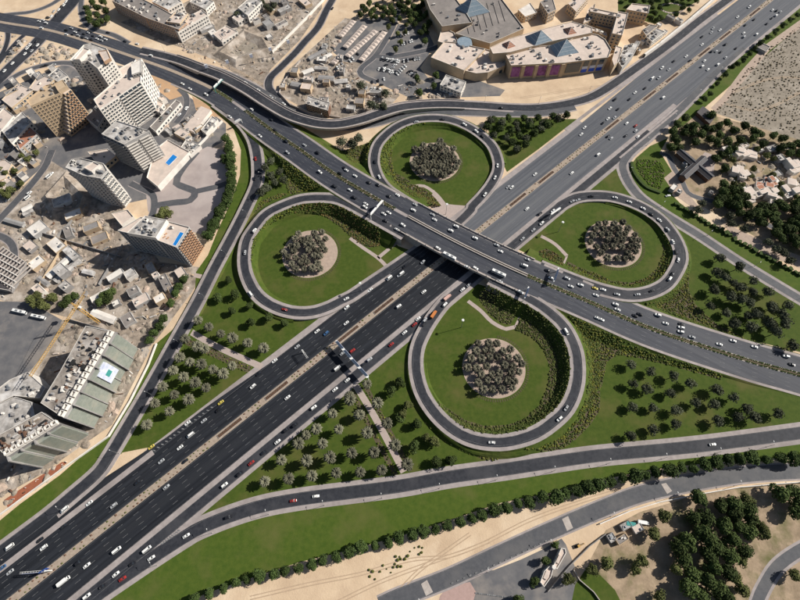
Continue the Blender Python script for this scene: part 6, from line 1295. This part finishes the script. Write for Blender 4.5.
for x, y, nm in ((463, 320, 'lower'), (447, 204, 'upper'), (360, 283, 'left'), (563, 222, 'right')):
    c = G(x, y, 15); root = empty('floodlight_mast', (c.x, c.y, 0)); tag(root, f'tall floodlight mast on the lawn of the {nm} loop', 'mast', 'floodlight masts in the loops')
    mb = MB(); mb.bar((0, 0, 0), (0, 0, 15), .24, 'metal_grey', .12, 8); link('mast', mb.mesh('mast'), root)
    mb = MB(); mb.bar((0, 0, 14.8), (0, 0, 15.1), .9, 'metal_white', n=10); hr = link('head_ring', mb.mesh('head_ring'), root)
    for k in range(6):
        mb = MB(); mb.box((1.0*math.cos(k*1.047), 1.0*math.sin(k*1.047)), .5, .4, 14.6, 14.9, 'metal_white', k*1.047); link('floodlight', mb.mesh('floodlight'), hr)
# tower crane
p0, p1 = G(77, 307, 30), G(31, 377, 30); d = (p1-p0); L = d.length; d.normalize(); root = empty('tower_crane', (p0.x, p0.y, 0)); tag(root, 'yellow tower crane with its long jib over the unfinished building', 'crane')
def lattice(nm, a, b, r_, step):
    a = Vector(a); b = Vector(b); dd = b-a; LL = dd.length; dd.normalize(); u = dd.orthogonal().normalized(); v = dd.cross(u); mb = MB(); C = [u*r_+v*r_, -u*r_+v*r_, -u*r_-v*r_, u*r_-v*r_]; k = max(2, int(LL/step))
    for c in C: mb.bar(a+c, b+c, .16, 'crane_yellow', n=4)
    for i in range(k):
        for j in range(4): mb.bar(a+dd*LL*i/k+C[j], a+dd*LL*(i+1)/k+C[(j+1) % 4], .09, 'crane_yellow', n=3)
    child0(mb, nm, root)
lattice('mast', (p0.x, p0.y, 0), (p0.x, p0.y, 31), .9, 2); lattice('jib', p0+Vector((0, 0, 1)), p0+d*L+Vector((0, 0, 1)), .75, 2); lattice('counter_jib', p0+Vector((0, 0, 1)), p0-d*13+Vector((0, 0, 1)), .75, 2)
lattice('apex', p0+Vector((0, 0, 1)), p0+Vector((0, 0, 7)), .4, 1.5)
mb = MB(); mb.box(p0-d*11.5, 3, 2.4, 29, 31.2, 'concrete_grey', math.atan2(d.y, d.x)); child0(mb, 'counterweight', root)
mb = MB(); mb.bar(p0+Vector((0, 0, 7)), p0+d*L*.7+Vector((0, 0, 1.8)), .07, 'metal_grey', n=4); mb.bar(p0+Vector((0, 0, 7)), p0-d*11+Vector((0, 0, 1.8)), .07, 'metal_grey', n=4); child0(mb, 'tie_rod', root)
mb = MB(); mb.box(p0+Vector((1.6, 0, 0)), 1.6, 1.6, 28.4, 30.6, 'metal_white'); child0(mb, 'cab', root)
# teal container and small yard things by the lower road
mb = MB(); c = G(631, 524, 2); mb.box(c, 6, 2.6, 0, 2.6, 'teal_paint', -.2)
for k in range(9): mb.box((c.x+(k-4)*.66*math.cos(-.2), c.y+(k-4)*.66*math.sin(-.2)), .18, 2.7, 0, 2.64, 'teal_paint', -.2)
tag(mb.build('container'), 'teal container in the sandy yard below the lower road', 'container')
mb = MB(); c = G(577, 546, .5); mb.box(c, 3.4, 2.2, .3, 1.3, 'tyre', .3); mb.box((c.x+.7, c.y), 1.4, 1.6, 1.3, 2.5, 'crane_yellow', .3); mb.bar((c.x+1.4, c.y, 1.4), (c.x+4.2, c.y+1.2, 2.8), .2, 'crane_yellow'); mb.bar((c.x+4.2, c.y+1.2, 2.8), (c.x+5.2, c.y+1.6, .3), .18, 'crane_yellow')
tag(mb.build('excavator'), 'small orange excavator in the gatehouse yard', 'excavator')
